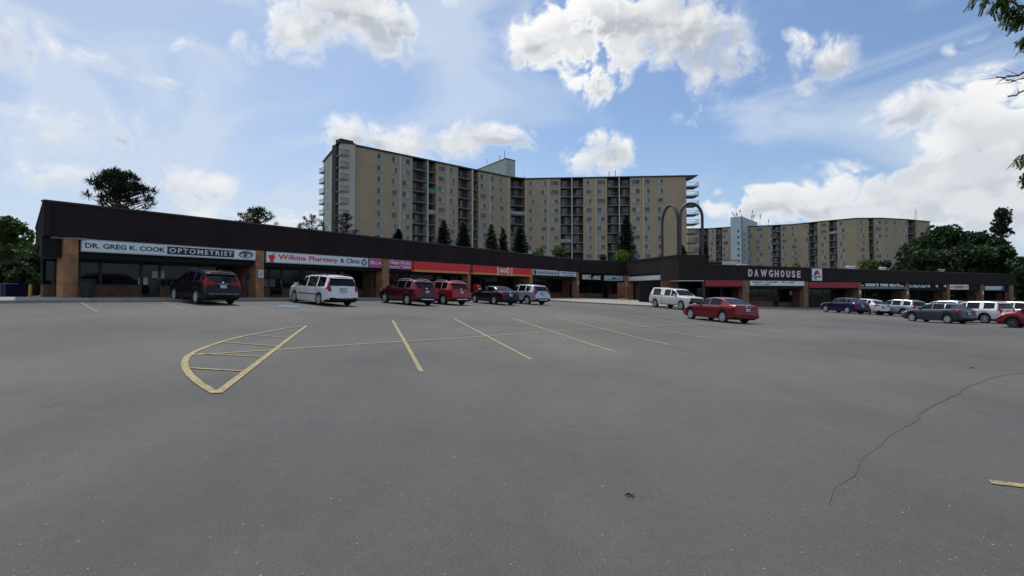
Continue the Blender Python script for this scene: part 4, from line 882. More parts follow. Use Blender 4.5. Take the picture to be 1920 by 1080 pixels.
def build_car(kind, name, label, cat, pm, group=None, rim='rim', dark_rim=False, plate=True, railm='trim_black'):
    S = SPEC[kind]; L, W, H, r = S['L'], S['W'], S['H'], S['r']; hw = W/2
    root = thing(name, label, cat, (0, 0, 0), group, local=True)
    top = S['top']; st = smooth_pts(top); belt = S['belt']; fa = S['fo']; ra_ = S['fo']+S['wb']; AR = r+.055; sill = .24 if kind in ('suv', 'crossover', 'bigsuv', 'pickup') else .2
    if kind == 'pickup': sill = .36
    xs = set([0, L]) | set(p[0] for p in st)
    for q in (*S['ws'], *S['rw'], *S['tl']): xs.add(q)
    for a, b in S['sw']: xs |= {a, b}
    for wx in (fa, ra_):
        for k in range(0, 13): xs.add(wx-AR*cos(pi*k/12))
        xs |= {wx-AR-.004, wx+AR+.004}
    x = 0
    while x < L: xs.add(round(x, 3)); x += .2
    xs = sorted(xs); f = [xs[0]]
    keep = set([L, *S['ws'], *S['rw'], *S['tl']]) | set(sum(map(list, S['sw']), []))
    for q in xs[1:]:
        if q-f[-1] > .012 or q in keep or any(abs(abs(q-wx)-AR) < .01 for wx in (fa, ra_)): f.append(q)
    xs = f
    def halfw(x):
        a = max(0, (1.0-x)/1.0); b = max(0, (x-(L-.75))/.75); return hw*(1-.17*a**2.6-.1*b**2.8)
    def bot(x):
        z = sill+.1*max(0, (.35-x)/.35)+.12*max(0, (x-(L-.5))/.5)
        for wx in (fa, ra_):
            if abs(x-wx) <= AR+.001: z = max(z, r+sqrt(max(0, AR*AR-(x-wx)**2)))
        return z
    def section(x):
        zt = interp(st, x); b = bot(x); zb = min(interp(belt, x), zt-.03); b = min(b, zb-.05); w = halfw(x)
        k = max(0, min(1, (zt-zb-.04)/(H-1.12 if kind != 'sedan' else .42))); wr = w*.74
        z5 = min(zb+.025, zt-.02)
        return [(w-.06, b), (w-.02, b+(zb-b)*.14), (w, b+(zb-b)*.5), (w-.008, b+(zb-b)*.86), (w-.035, zb), (w-.06-.0*k, z5),
                ((w-.09)*(1-k)+(wr+.03)*k, zb+(zt-zb)*.86), ((w-.16)*(1-k)+(wr-.035)*k, zb+(zt-zb)*.96), ((w-.16)*.55*(1-k)+(wr-.06)*.55*k, zt-.004), (0, zt+.008)]
    ring = []
    for x in xs:
        s = section(x); ring.append([Vector((y, L/2-x, z)) for y, z in s]+[Vector((-y, L/2-x, z)) for y, z in s[-2::-1]])
    nr = len(ring[0])
    body = MB(); parts = {}
    idx = {}
    def put(mb, f, mi=0):
        mb.quad(*f, mi=mi)
    body.v = [p for rg in ring for p in rg]
    for i in range(len(xs)-1):
        xm = (xs[i]+xs[i+1])/2
        for j in range(nr-1):
            row = j if j < 9 else nr-2-j; side = 'R' if j < 9 else 'L'
            face = [ring[i][j], ring[i][j+1], ring[i+1][j+1], ring[i+1][j]]; key = None; mi = 0
            if row == 5:
                for q, (a, b) in enumerate(S['sw']):
                    if a <= xm <= b: key = ('window', side, q)
            if row >= 7 and S['ws'][0] <= xm <= S['ws'][1]: key = ('windshield', '', 0)
            if row >= 7 and S['rw'][0] <= xm <= S['rw'][1]: key = ('rear_window', '', 0)
            if S['tl'][0] <= xm <= S['tl'][1] and row in (3, 4, 5, 6): key = ('taillight', side, 0)
            if S['tl'][0]-.04 <= xm <= S['tl'][1] and row == 4: key = ('taillight', side, 0)
            if .06 <= xm <= .5 and row == 3: key = ('headlight', side, 0)
            if key: put(parts.setdefault(key, MB()), face)
            else:
                if row == 0 and (S['clad'] or xm > L-.6 or kind == 'crossover'): mi = 1
                body.f.append((i*nr+j, i*nr+j+1, (i+1)*nr+j+1, (i+1)*nr+j)); body.m.append(mi)
    n = len(xs); body.f.append(tuple(range(nr))); body.m.append(1); body.f.append(tuple((n-1)*nr+k for k in range(nr))[::-1]); body.m.append(1 if kind != 'sedan' else 0)
    # door seams
    for q, (a, b) in enumerate(S['sw']):
        if kind == 'pickup' and q == 2: continue
        for xx in ((a-.12 if q == 0 else a-.04), b+.04 if q == 1 else None):
            if xx is None: continue
            s = section(xx)
            for sd_ in (1, -1): body.tube([(sd_*(y+.001), L/2-xx, z) for y, z in s[1:5]], .006, 4, mi=1, cap=False)
    if kind == 'pickup':
        s = section(3.7)
        for sd_ in (1, -1): body.tube([(sd_*(y+.003), L/2-3.7, z) for y, z in s[1:7]], .014, 4, mi=1, cap=False)
    body.build('body', [pm, 'trim_black'], root, smooth=38)
    for (nm, sd_, q), mb in parts.items():
        mb.build(nm, {'window': 'car_glass', 'windshield': 'car_glass', 'rear_window': 'car_glass', 'taillight': 'lamp_red', 'headlight': 'lamp_clear'}[nm], root, smooth=38)
    # underbody and wheel liners
    ub = MB(); ub.box((0, 0, sill+.18), (W-.34, L-.5, .34))
    for wx in (fa, ra_):
        for s_ in (-1, 1):
            pts = []
            for k in range(11): a = pi*k/10; pts.append((cos(a)*(AR+.0), r+sin(a)*(AR)))
            for (a, b), (c, d) in zip(pts, pts[1:]):
                y0 = L/2-wx; ub.quad((s_*(hw-.05), y0+a, b), (s_*(hw-.05), y0+c, d), (s_*(hw-.36), y0+c, d), (s_*(hw-.36), y0+a, b))
            ub.quad(*[(s_*(hw-.34), L/2-wx+a, b) for a, b in pts])
    ub.build('underbody', 'under_black', root)
    if S['clad']:
        for wx in (fa, ra_):
            for s_ in (-1, 1):
                mb = MB(); mb.tube([(s_*(halfw(wx)-.002), L/2-wx+cos(a)*(AR+.015), r+sin(a)*(AR+.015)) for a in [pi*k/14-.12+.24*k/14 for k in range(15)]], .032, 6); mb.build('arch_trim', 'trim_black', root, smooth=50)
    for wx in (fa, ra_):
        for s_ in (-1, 1):
            ty, ri = wheel_mesh(L/2-wx, s_*(hw-.03), r, s_, rim)
            t = ty.build('wheel', 'tyre', root, smooth=40); ri.build('rim', [('rim_dark' if dark_rim else 'rim'), 'under_black'], t, smooth=30)
    xt = lambda z: next((c+(a-c)*((z-d)/(b-d)) for (a, b), (c, d) in zip(st, st[1:]) if a > L*.75 and b >= z > d), L)
    # mirrors, handles
    mx = S['sw'][0][0]+.14; zb = interp(belt, mx)
    for s_ in (-1, 1):
        mb = MB(); mb.box((s_*(hw+.07), L/2-mx, zb+.1), (.2, .12, .15)); mb.tube([(s_*(hw-.08), L/2-mx, zb+.03), (s_*(hw+.03), L/2-mx, zb+.06)], .025, 6); mb.build('mirror', [pm], root, bevel=.03)
        for q in range(2 if len(S['sw']) > 1 else 1):
            hx = S['sw'][q][1]-.18; mb = MB(); zz = interp(belt, hx)-.13; mb.box((s_*(halfw(hx)+.008), L/2-hx, zz), (.035, .17, .028)); mb.build('door_handle', pm if kind != 'bigsuv' else 'chrome', root, bevel=.008)
    # window surround strip along the belt
    for s_ in (-1, 1):
        mb = MB(); a, b = S['sw'][0][0]-.15, S['sw'][-1][1]
        pp = []; x = a
        while x < b: q = section(x); pp.append((s_*(q[4][0]-.004), L/2-x, q[4][1]+.01)); x += .25
        mb.tube(pp, .011, 5); mb.build('trim_strip', 'chrome' if kind in ('wagon', 'sedan', 'minivan', 'bigsuv') else 'trim_black', root, smooth=50)
    if S['rails']:
        for s_ in (-1, 1):
            a, b = S['sw'][0][1]-.15, S['rw'][0]-.25; pp = []
            for k in range(7):
                x = a+(b-a)*k/6; q = section(x); pp.append((s_*(q[7][0]-.02), L/2-x, q[8][1]+(.055 if 0 < k < 6 else .0)))
            MB().tube(pp, .018, 6).build('roof_rail', railm, root, smooth=50)
    # rear: plate, bumper, garnish, spoiler, wiper
    zp = .92 if kind not in ('sedan', 'wagon') else (.78 if kind == 'sedan' else .8)
    if kind == 'minivan': zp = .88
    xp = xt(zp); xq = xt(zp-.12); tilt = atan2(xq-xp, .12)
    Mr = Matrix.Rotation(-tilt, 3, 'X')
    nrm = lambda z, x, dz=.0: None
    mb = MB(); mb.box((0, L/2-xp-.012, zp), (.36, .035, .2), mi=1, M=Mr); mb.build('plate_recess', ['trim_black', 'trim_black'], root)
    pl_ = MB(); pl_.box((0, L/2-xp-.034, zp), (.3, .01, .15), M=Mr); p_ = pl_.build('licence_plate', 'plate_white', root)
    mb = MB()
    for k in range(6): mb.box((-.105+k*.042, L/2-xp-.041, zp-.005), (.022, .003, .06), M=Mr)
    mb.build('plate_marks', 'plate_ink', p_)
    mb = MB(); zg = zp+.135; mb.box((0, L/2-xt(zg)-.008, zg), (.62, .03, .03)); mb.build('tailgate_strip', 'chrome' if kind != 'suv' else pm, root, bevel=.008)
    mb = MB(); mb.lathe((0, L/2-xt(zg+.07)-.0, zg+.075), (0, -1, .1), [(0, .05), (.015, .045), (.018, .001)], 14); mb.build('badge', 'chrome', root)
    # bumper
    zb_ = .5 if kind != 'pickup' else .62
    bm = MB(); pts = []
    for k in range(11): a = -1+2*k/10; pts.append((a*(hw-.07), L/2-(L-.02)+.16*abs(a)**3.2, zb_))
    bm.tube(pts, .075, 8); bm.build('rear_bumper', 'chrome' if kind == 'pickup' else (pm if not S['clad'] else 'trim_black'), root, smooth=60)
    if S['skid']: MB().box((0, L/2-L-.035, .43), (1.0, .05, .07)).build('skid_plate', 'rim', root, bevel=.015)
    if kind == 'crossover': MB().box((0, L/2-L-.06, .56), (1.5, .04, .025)).build('bumper_strip', 'chrome', root, bevel=.006)
    for s_ in (-1, 1):
        MB().box((s_*.62, L/2-L-.045, .47), (.2, .03, .04)).build('reflector', 'lamp_red', root)
    if S['spoil']:
        x = S['rw'][0]; q = section(x); mb = MB(); z = q[8][1]; w = q[7][0]
        mb.quad((-w, L/2-x+.1, z+.005), (w, L/2-x+.1, z+.005), (w*.96, L/2-x-.14, z-.035), (-w*.96, L/2-x-.14, z-.035)); mb.quad((-w, L/2-x+.1, z-.03), (-w*.96, L/2-x-.14, z-.06), (w*.96, L/2-x-.14, z-.06), (w, L/2-x+.1, z-.03)); mb.quad((-w*.96, L/2-x-.14, z-.035), (w*.96, L/2-x-.14, z-.035), (w*.96, L/2-x-.14, z-.06), (-w*.96, L/2-x-.14, z-.06))
        mb.build('spoiler', pm, root)
        xa = S['rw'][1]-.03; za = interp(st, xa); MB().tube([(0, L/2-xa-.01, za+.02), (.1, L/2-xa+.01, za+.06), (.38, L/2-xa+.035, za+.1)], .012, 5).build('wiper', 'trim_black', root)
    else: MB().tube([(0, L/2-S['ws'][1]-.6, H+.0), (0, L/2-S['ws'][1]-.75, H+.1)], .02, 5, rr=[.03, .008]).build('aerial', 'trim_black', root)
    lw, z0l, z1l = {'crossover': (.46, .98, 1.17), 'suv': (.3, 1.0, 1.13), 'minivan': (.16, .82, 1.12), 'sedan': (.38, .8, .94), 'wagon': (.36, .92, 1.06), 'bigsuv': (.3, .95, 1.12), 'pickup': (.16, .78, 1.1)}[kind]
    for s_ in (-1, 1):
        mb = MB(); n_ = 5; xa_, xb_ = xt(z1l), xt(z0l); rows = []
        for k in range(n_+1):
            y = hw*.925-.02-lw*(1-k/n_); bulge = 0 if k < n_ else .05
            rows.append([(s_*y, L/2-xa_-.02+bulge, z1l-(.03 if k == 0 else 0)), (s_*y, L/2-xb_-.02+bulge, z0l+(.03 if k == 0 else 0))])
        for a_, b_ in zip(rows, rows[1:]): mb.quad(a_[0], b_[0], b_[1], a_[1])
        e_ = [(x, y+.05, z) for x, y, z in (rows[0][0], rows[-1][0], rows[-1][1], rows[0][1])]; f_ = [rows[0][0], rows[-1][0], rows[-1][1], rows[0][1]]
        for k in range(4): mb.quad(f_[k], f_[(k+1) % 4], e_[(k+1) % 4], e_[k])
        mb.build('taillight', 'lamp_red', root)
    # front: grille and lower intake
    zf = .62 if kind in ('sedan',) else .72
    if kind == 'pickup': zf = .92
    fz = next((a for a, b in st if b > zf), .1)
    g = MB(); hh = .2 if kind != 'pickup' else .36; g.box((0, L/2+.005-fz*.3, zf-.02), (1.1 if kind != 'pickup' else 1.3, .05, hh), mi=0)
    for k in range(3): g.box((0, L/2+.034-fz*.3, zf-.02+(k-1)*hh*.28), (1.06, .02, .022), mi=1)
    g.build('grille', ['trim_black', 'chrome'], root)
    fb = MB(); pts = []
    for k in range(11): a = -1+2*k/10; pts.append((a*(hw-.16), L/2-.05-.24*abs(a)**3, .48 if kind != 'pickup' else .62))
    fb.tube(pts, .09, 8); fb.build('front_bumper', pm if kind != 'pickup' else 'chrome', root, smooth=60)
    if kind == 'minivan':
        for s_ in (-1, 1): MB().box((s_*(hw+.002), -.25, .62), (.02, 2.6, .05)).build('side_moulding', 'trim_black', root)
    if kind == 'pickup':
        for s_ in (-1, 1): MB().box((s_*(hw-.035), L/2-4.68, 1.235), (.03, 1.9, .03)).build('bed_seal', 'trim_black', root)
        for s_ in (-1, 1): MB().box((s_*(hw-.03), .25, .4), (.1, 2.2, .06)).build('running_board', 'trim_black', root)
    return root
def place(root, kind, px, Y, psi):
    S = SPEC[kind]; c = xy(px, Y); a = radians(psi); f = Vector((sin(a), cos(a))); rgt = Vector((cos(a), -sin(a))); h = S['wb']/2; w = S['W']/2-.1
    g = lambda p: gz(p.x, p.y)
    zf, zr = g(c+f*h), g(c-f*h); zl, zR = g(c-rgt*w), g(c+rgt*w)
    F3 = Vector((f.x, f.y, (zf-zr)/(2*h))).normalized(); R3 = Vector((rgt.x, rgt.y, (zR-zl)/(2*w))); R3 = (R3-F3*R3.dot(F3)).normalized(); U3 = R3.cross(F3)
    M = Matrix((R3, F3, U3)).transposed().to_4x4(); M.translation = Vector((c.x, c.y, (zf+zr+zl+zR)/4)); root.matrix_world = M
PB = mat('paint_black_car', (.006, .0055, .008), .3, metal=0, var=.04, coat=.25, spec=.25); PW = paint('white', (.68, .69, .7), 0); PDR = paint('dark_red', (.1, .004, .011), .4); PR = paint('red', (.3, .011, .009), .2)
PSV = paint('silver', (.46, .49, .53), .6); PSR = paint('sedan_red', (.2, .006, .013), .4); PN = paint('navy', (.006, .008, .06), .4); PG = paint('grey_blue', (.045, .052, .07), .5); PCR = paint('cream_white', (.66, .65, .6), 0)
PGS = paint('grey_silver', (.3, .35, .37), .5); PWR = paint('wine', (.22, .007, .014), .3); PT = paint('taxi', (.6, .38, .1), 0); PBL = paint('blue', (.05, .12, .3), .4); PDK = paint('dark', (.03, .03, .035), .4)
GL, GR, GM_ = 'vehicles nosed up to the left row of shops', 'vehicles parked along the right wing', 'cars in the stalls at the right of the lot'
carlist = [
 ('crossover', 'black crossover with silver roof rails, parked under the optometrist sign', 'car', PB, GL, 381, 29.6, -50, {'railm': 'chrome'}),
 ('minivan', 'white minivan parked in front of the pharmacy', 'van', PW, GL, 603, 33.4, -46, {}),
 ('suv', 'dark red sport utility vehicle, left of the two red ones below the red canopy', 'car', PDR, GL, 763, 38, -45, {'railm': 'chrome'}),
 ('suv', 'bright red sport utility vehicle, right of the two red ones below the red canopy', 'car', PR, GL, 829, 41, -44, {'railm': 'chrome'}),
 ('sedan', 'black sedan overlapping the silver hatch in front of the CIRCLE K shop', 'car', PB, GL, 925, 45, -37, {}),
 ('suv', 'silver sport utility vehicle behind the black sedan, below the laundromat sign', 'car', PSV, GL, 984, 48.5, -40, {}),
 ('pickup', 'white crew cab pickup with a windowed cap over its bed, at the curved kerb', 'truck', PCR, None, 1266, 52, 158, {}),
 ('sedan', 'red sedan standing alone in the stalls in front of the message board', 'car', PSR, GM_, 1346, 33.6, -22, {}),
 ('wagon', 'navy blue crossover parked below the dark red canopy on the right', 'car', PN, GR, 1581, 58.5, -14, {}),
 ('wagon', 'white crossover half hidden behind the navy blue one', 'car', PW, GR, 1619, 60.5, -14, {}),
 ('bigsuv', 'grey silver large crossover below the MONAS letters', 'car', PGS, GR, 1683, 59, -16, {}),
 ('sedan', 'white sedan half hidden between the grey silver crossover and the silver minivan', 'car', PW, GR, 1740, 60, -14, {}),
 ('minivan', 'silver minivan behind the dark grey blue crossover in the right row', 'van', PSV, GR, 1768, 62, -14, {}),
 ('suv', 'white sport utility vehicle below the white and orange sign', 'car', PW, GR, 1815, 64, -14, {}),
 ('suv', 'white sport utility vehicle below the pale blue sign, farthest right of the back row', 'car', PW, GR, 1868, 63, 150, {}),
 ('wagon', 'dark grey blue crossover at the front left of the right hand cluster', 'car', PG, GM_, 1757, 45.5, -19, {}),
 ('bigsuv', 'white large sport utility vehicle behind the dark grey blue crossover', 'car', PW, GM_, 1826, 46.3, -19, {}),
 ('minivan', 'white minivan with its roof showing above the wine red car at the right edge', 'van', PW, GM_, 1884, 49.5, -19, {}),
 ('suv', 'wine red car cut off by the right edge of the picture', 'car', PWR, GM_, 1955, 37.5, -34, {'dark_rim': True}),
 ('sedan', 'yellow taxi roof showing behind the grey silver crossover', 'car', PT, GR, 1716, 66, -14, {}),
 ('sedan', 'dark car at the far right edge beyond the white ones', 'car', PDK, GR, 1925, 66, -14, {}),
]
NAMES = {'suv': 'parked_suv', 'crossover': 'parked_crossover', 'minivan': 'parked_minivan', 'sedan': 'parked_sedan', 'wagon': 'parked_crossover', 'bigsuv': 'parked_suv', 'pickup': 'pickup_truck'}
for kind, lab, cat, pm, grp, px, Y, psi, kw in carlist:
    c = build_car(kind, NAMES[kind], lab, cat, pm, grp, **kw); place(c, kind, px, Y, psi)
    if 'taxi' in lab: MB().box((0, .1, 1.52), (.5, .16, .14)).build('roof_sign', 'sign_white', c, bevel=.03)

# ------------------------------------------------------------------ apartment blocks
def window_block(mb, c, d, n, w, h, ac, rnd, mi_off=0):
    """window, half curtained, with frame and a vent panel below; materials: frame, glass, curtain, dim, panel"""
    dv = Vector((d.x, d.y, 0)); nv = Vector((n.x, n.y, 0)); M = Matrix((dv, -nv, UP)).transposed()
    B = lambda x0, x1, z0, z1, o, mi, t=.05: mb.box(c+dv*(x0+x1)/2+UP*(z0+z1)/2+nv*(o-t/2), (x1-x0, t, z1-z0), M=M, mi=mi)
    k = rnd.random(); s = rnd.choice((-1, 1)); q = w*(.0 if w > 1.6 else .05)
    a, b = (-w/2, q*s) if s > 0 else (q*s, w/2)
    full = (-w/2, w/2)
    ma, mb_ = (1, 2) if k < .55 else ((1, 3) if k < .85 else (3, 2))
    B(-w/2+.04, q, -h/2+.04, h/2-.04, .03, ma if s > 0 else mb_); B(q+.002, w/2-.04, -h/2+.04, h/2-.04, .03, mb_ if s > 0 else ma)
    for x0, x1, z0, z1 in ((-w/2, -w/2+.05, -h/2, h/2), (w/2-.05, w/2, -h/2, h/2), (-w/2+.05, w/2-.05, -h/2, -h/2+.05), (-w/2+.05, w/2-.05, h/2-.05, h/2)): B(x0, x1, z0, z1, .07, 0, .08)
    B(-w/2, w/2, -h/2-.09, -h/2-.002, .1, 0, .12)
    if ac: B(-w/2+.1, w/2-.1, -h/2-.42, -h/2-.1, .035, 4)
WM = ['apt_frame', 'apt_glass', 'curtain', 'curtain_dim', 'ac_panel']
class Apt:
    def __init__(s, name, label, loc, H, fh, z0, wall, seed, nwin=100):
        s.root = thing(name, label, 'apartment building', loc); s.H = H; s.fh = fh; s.z0 = z0; s.wall = wall; s.rnd = random.Random(seed); s.win = []; s.nwin = nwin
    def facade(s, pl, wins, bays, floors, first=1.25, lines=(), recess=1.7, nfl=None, wh=1.2, blank_top=True):
        """wins: (px, width); bays: (px0, px1) balcony bays; lines: px of pale downpipes"""
        top = EYE+s.H; spans = []; cur = 0; bt = sorted((pl.t(a), pl.t(b)) for a, b in bays)
        for a, b in bt:
            if a-cur > .05: spans.append((cur, a))
            cur = b
        if pl.len-cur > .05: spans.append((cur, pl.len))
        for a, b in spans:
            mb = MB(); pl.box(mb, a, b, s.z0, top, -recess-1.5, 0); mb.build('wall', s.wall, s.root)
        for px, w in wins:
            t = pl.t(px)
            for k in range(floors):
                s.win.append((pl.P(t, top-first-s.fh*k, 0), pl.d, pl.n, w*1.1, wh*1.08))
        for (a, b) in bt:
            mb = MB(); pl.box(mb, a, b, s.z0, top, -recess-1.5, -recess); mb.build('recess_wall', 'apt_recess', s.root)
            for k in range(nfl or floors):
                z = top-s.fh*(k+1)+.1; mb = MB(); pl.box(mb, a+.01, b-.01, z-.2, z, -recess+.01, .12)
                # patio door at the back of the balcony
                q = MB(); tm = a+(b-a)*s.rnd.choice((.35, .62)); 
                bal = mb.build('balcony', 'apt_slab', s.root)
                pl.box(q, tm-.75, tm+.05, z+.05, z+2.1, -recess+.005, -recess+.05, 2 if s.rnd.random() < .55 else 1); pl.box(q, tm+.06, tm+.8, z+.05, z+2.1, -recess+.005, -recess+.05, 1 if s.rnd.random() < .7 else 3); pl.box(q, tm-.82, tm+.87, z+2.1, z+2.17, -recess+.005, -recess+.07, 0)
                if s.rnd.random() < .35: pl.box(q, a+.3, a+.3+s.rnd.uniform(.5, 1.2), z+.0, z+s.rnd.uniform(.5, .95), -recess+.6, -recess+1.1, s.rnd.choice((2, 4, 1)))
                q.build('patio_door', WM, bal)
                r = MB(); pl.box(r, a+.02, b-.02, z+1.0, z+1.06, .04, .09); pl.box(r, a+.02, b-.02, z+.06, z+.1, .04, .09)
                x = a+.1
                while x < b-.05: pl.box(r, x, x+.05, z+.1, z+1.0, .05, .08); x += .3
                mi = 0
                if s.rnd.random() < .06: pl.box(r, a+.1, b-.1, z+.1, z+.95, .09, .1, 1)
                r.build('railing', ['apt_rail', 'curtain'], bal)
        for px in lines:
            t = pl.t(px); mb = MB(); pl.box(mb, t-.13, t+.13, s.z0, top, 0, .2); mb.build('downpipe', 'apt_trim', s.root)
        for a, b in zip(bt, bt[1:]):
            if abs(b[0]-a[1]) < .9: mb = MB(); pl.box(mb, a[1], b[0] if b[0]-a[1] > .2 else a[1]+.2, s.z0, top, -recess, .35); mb.build('divider', 'apt_trim', s.root)
        mb = MB(); pl.box(mb, -.1, pl.len+.1, top, top+.35, -recess-1.5, .3); mb.build('roof_edge', 'apt_cap', s.root)
    def finish(s):
        s.win.sort(key=lambda w: (w[0].xy).length)
        for k, (c, d, n, w, h) in enumerate(s.win[:s.nwin]):
            mb = MB(); window_block(mb, c, d, n, w, h, True, s.rnd); mb.build('window', WM, s.root)
        if len(s.win) > s.nwin:
            mb = MB()
            for (c, d, n, w, h) in s.win[s.nwin:]: window_block(mb, c, d, n, w, h, True, s.rnd)
            tag(mb.build('window', WM, s.root), kind='stuff')
A0, A1, A2, A3, A4, A5 = xy(604.5, 139), xy(635.5, 120.5), xy(656.5, 122.4), xy(955, 157.5), xy(986.5, 160), xy(1288.5, 156)
H1 = 32.1
ap = Apt('apartment_building', 'tall tan apartment block of two wings with dark balcony bays, behind the plaza roof', (A3.x, A3.y, 0), H1, 2.62, -1, 'apt_wall', 3)
LW = Plane(A2, A3); ap.facade(LW, [(711, 1.35), (738, 1.25), (760, 1.9), (827, 1.9), (847.5, 1.2), (905.5, 1.9), (922, 1.3), (940.5, 1.2)], [(772.5, 799.3), (801, 816.5), (858.5, 883.5), (885.5, 896.5)], 9, lines=(748.5, 838.5, 918, 952.5))
MW = Plane(A3, A4); ap.facade(MW, [], [(957.5, 985)], 8, recess=2.2)
RWg = Plane(A4, A5); ap.facade(RWg, [(997, 1.3), (1020, 1.3), (1040, 2.0), (1105, 1.3), (1128, 2.0), (1193.5, 1.9), (1214.5, 1.3), (1239.5, 1.3)], [(1051.5, 1071.8), (1073.8, 1094), (1139.3, 1161), (1162.8, 1182.3)], 9, nfl=8, lines=(985.8, 1028.5, 1117.5, 1207.5))
EW = Plane(A0, A1); ap.wall = 'apt_wall_pale'; ap.facade(EW, [(613.5, 1.2), (626, 1.2)], [], 8)
# corner balconies: left notch, left edge and the wedge shaped ones on the right end
NP = Plane(A1, A2); top = EYE+H1
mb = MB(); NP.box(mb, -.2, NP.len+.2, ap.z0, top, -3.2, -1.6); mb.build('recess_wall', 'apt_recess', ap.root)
mb = MB(); NP.box(mb, -.2, NP.len+.2, top+.0, top+.9, -1.6, .5); mb.build('roof_edge', 'apt_cap', ap.root)
def ext_balcony(pts, z, parent):
    mb = MB(); mb.quad(*[(x, y, z) for x, y in pts]); mb.quad(*[(x, y, z-.22) for x, y in pts[::-1]]); n = len(pts)
    for i in range(n): (a, b), (c, d) = pts[i], pts[(i+1) % n]; mb.quad((a, b, z-.22), (c, d, z-.22), (c, d, z), (a, b, z))
    bal = mb.build('balcony', 'apt_slab', parent); r = MB()
    for i in range(1, n-1):
        a, b = Vector(pts[i]), Vector(pts[i+1]); m = max(1, int((b-a).length/.35))
        r.tube([(a.x, a.y, z+1.05), (b.x, b.y, z+1.05)], .04, 4)
        for k in range(m+1): p = a.lerp(b, k/m); r.tube([(p.x, p.y, z), (p.x, p.y, z+1.05)], .025, 4)
    if n > 2: a = Vector(pts[0]); b = Vector(pts[1]); r.tube([(a.x, a.y, z+1.05), (b.x, b.y, z+1.05)], .04, 4)
    r.build('railing', 'apt_rail', bal)
for k in range(9):
    z = top-2.62*(k+1)+.1
    q = lambda t, o: tuple(NP.P(t, 0, o).xy)
    ext_balcony([q(-.1, -1.6), q(-.1, .75), q(NP.len+.5, .55), q(NP.len+.1, -1.6)], z, ap.root)
    if k < 8: q = lambda t, o: tuple(EW.P(t, 0, o).xy); ext_balcony([q(2.6, 0), q(2.4, .2), q(-.9, .9), q(-.9, -1.0)], z, ap.root)
    if k < 8:
        a = A5; ext_balcony([(a.x, a.y+.3), (a.x+3.4, a.y-.4), (a.x+3.4, a.y+4.5), (a.x, a.y+5)], z-.15, ap.root)
mb = MB(); a = A5; V = [(a.x-.1, a.y-.2, top+.35), (a.x+3.4, a.y-.6, top+.35), (a.x+3.4, a.y+6, top+.35), (a.x-.1, a.y+6, top+.35)]; W_ = [(a.x-.1, a.y-.2, top-1.0), (a.x-.1, a.y+6, top-1.0)]
mb.quad(*V); mb.quad(V[0], W_[0], V[1]); mb.quad(V[1], W_[0], W_[1], V[2]); mb.quad(V[2], W_[1], V[3]); mb.build('roof_edge', 'apt_cap', ap.root)
mb = MB(); mb.box((A5.x-.6, A5.y+8, top/2), (1.2, 14, top)); mb.build('wall', 'apt_wall', ap.root)
# roof deck, lift house
mb = MB(); P = [A0, A1, A2, A3, A4, A5, A5+Vector((0, 14)), A4+Vector((2, 16)), A0+Vector((9, 8))]; mb.quad(*[(p.x, p.y, top) for p in P]); mb.build('roof', 'roofing', ap.root)
c0 = at(948.5, 297.5, 166); c1 = at(884, 323, 181); c2 = at(966, 302, 171)
mb = MB(); zb_ = top-.5
V = [Vector((c1.x, c1.y, zb_)), Vector((c0.x, c0.y, zb_)), Vector((c2.x, c2.y, zb_))]; bk = Vector((c1.x+c2.x-c0.x, c1.y+c2.y-c0.y, zb_)); V.append(bk); zt = [c1.z, c0.z, c2.z, (c1.z+c2.z-c0.z)]
T = [Vector((v.x, v.y, z)) for v, z in zip(V, zt)]
for i in range(4): mb.quad(V[i], V[(i+1) % 4], T[(i+1) % 4], T[i])
mb.quad(*T); mb.build('lift_house', 'penthouse', ap.root)
for a, b in ((0, 1), (1, 2)): MB().tube([T[a]+UP*.1, T[b]+UP*.1], .16, 5).build('roof_edge', 'apt_cap', ap.root)
for px, py, h in ((913, 305, 1.5), (937, 299, 1.6), (946, 297, 2.6), (1142, 331, 1.8), (1154, 331, 2.2), (983, 334, 1.2), (636, 268, .8)):
    Y = 165 if px < 1000 else 158; Y = 121 if px < 700 else Y; p = at(px, py+2, Y); MB().tube([p, p+UP*h], .08, 5).build('vent_pipe', 'apt_cap', ap.root)
g = LW; t0, t1 = g.t(801.5), g.t(816); z = top-2.62*3+.1; MB(); mb = MB(); g.box(mb, t0+.1, t1-.1, z+.12, z+1.0, .13, .16); mb.build('balcony_screen', mat('green_cloth', (.02, .3, .16), .8), ap.root)
ap.finish()

# second block, farther right
B_ = [xy(1290, 263), xy(1330, 262), xy(1371, 256), xy(1402, 254), xy(1487, 246), xy(1548, 234), xy(1607, 225), xy(1655, 224.5), xy(1704, 229), xy(1746, 236)]
H2_ = 29.2
a2 = Apt('apartment_building', 'long low tan apartment block in the distance with a pale stair tower at its left', (B_[5].x, B_[5].y, 0), H2_, 2.75, -1, 'apt_wall_far', 9)
wl = [[(1307, 1.3)], [(1336, 1.3), (1361, 2)], [], [(1408, 1.4), (1425, 2.4), (1445.5, 1.5), (1471.5, 1.4)], [(1490, 2.2), (1515, 1.3), (1546, 2.0)], [(1581, 1.5)], [(1619, 1.3), (1649, 2.0)], [(1664, 1.2), (1680, 1.3), (1699, 2.0)], [(1723, 1.2), (1739, 1.2)]]
bl = [[(1312, 1329)], [(1343, 1355)], [], [(1449.5, 1465)], [(1517.5, 1534)], [(1556, 1571)], [(1631, 1640.5)], [], [(1704.5, 1719.5)]]
for i in range(9):
    if i == 2: pl = Plane(B_[i], B_[i+1]); a2.facade(pl, [], [], 1); continue
    pl = Plane(B_[i], B_[i+1]); a2.facade(pl, wl[i], bl[i], 9, first=1.5, wh=1.35, nfl=8)
a2.finish()
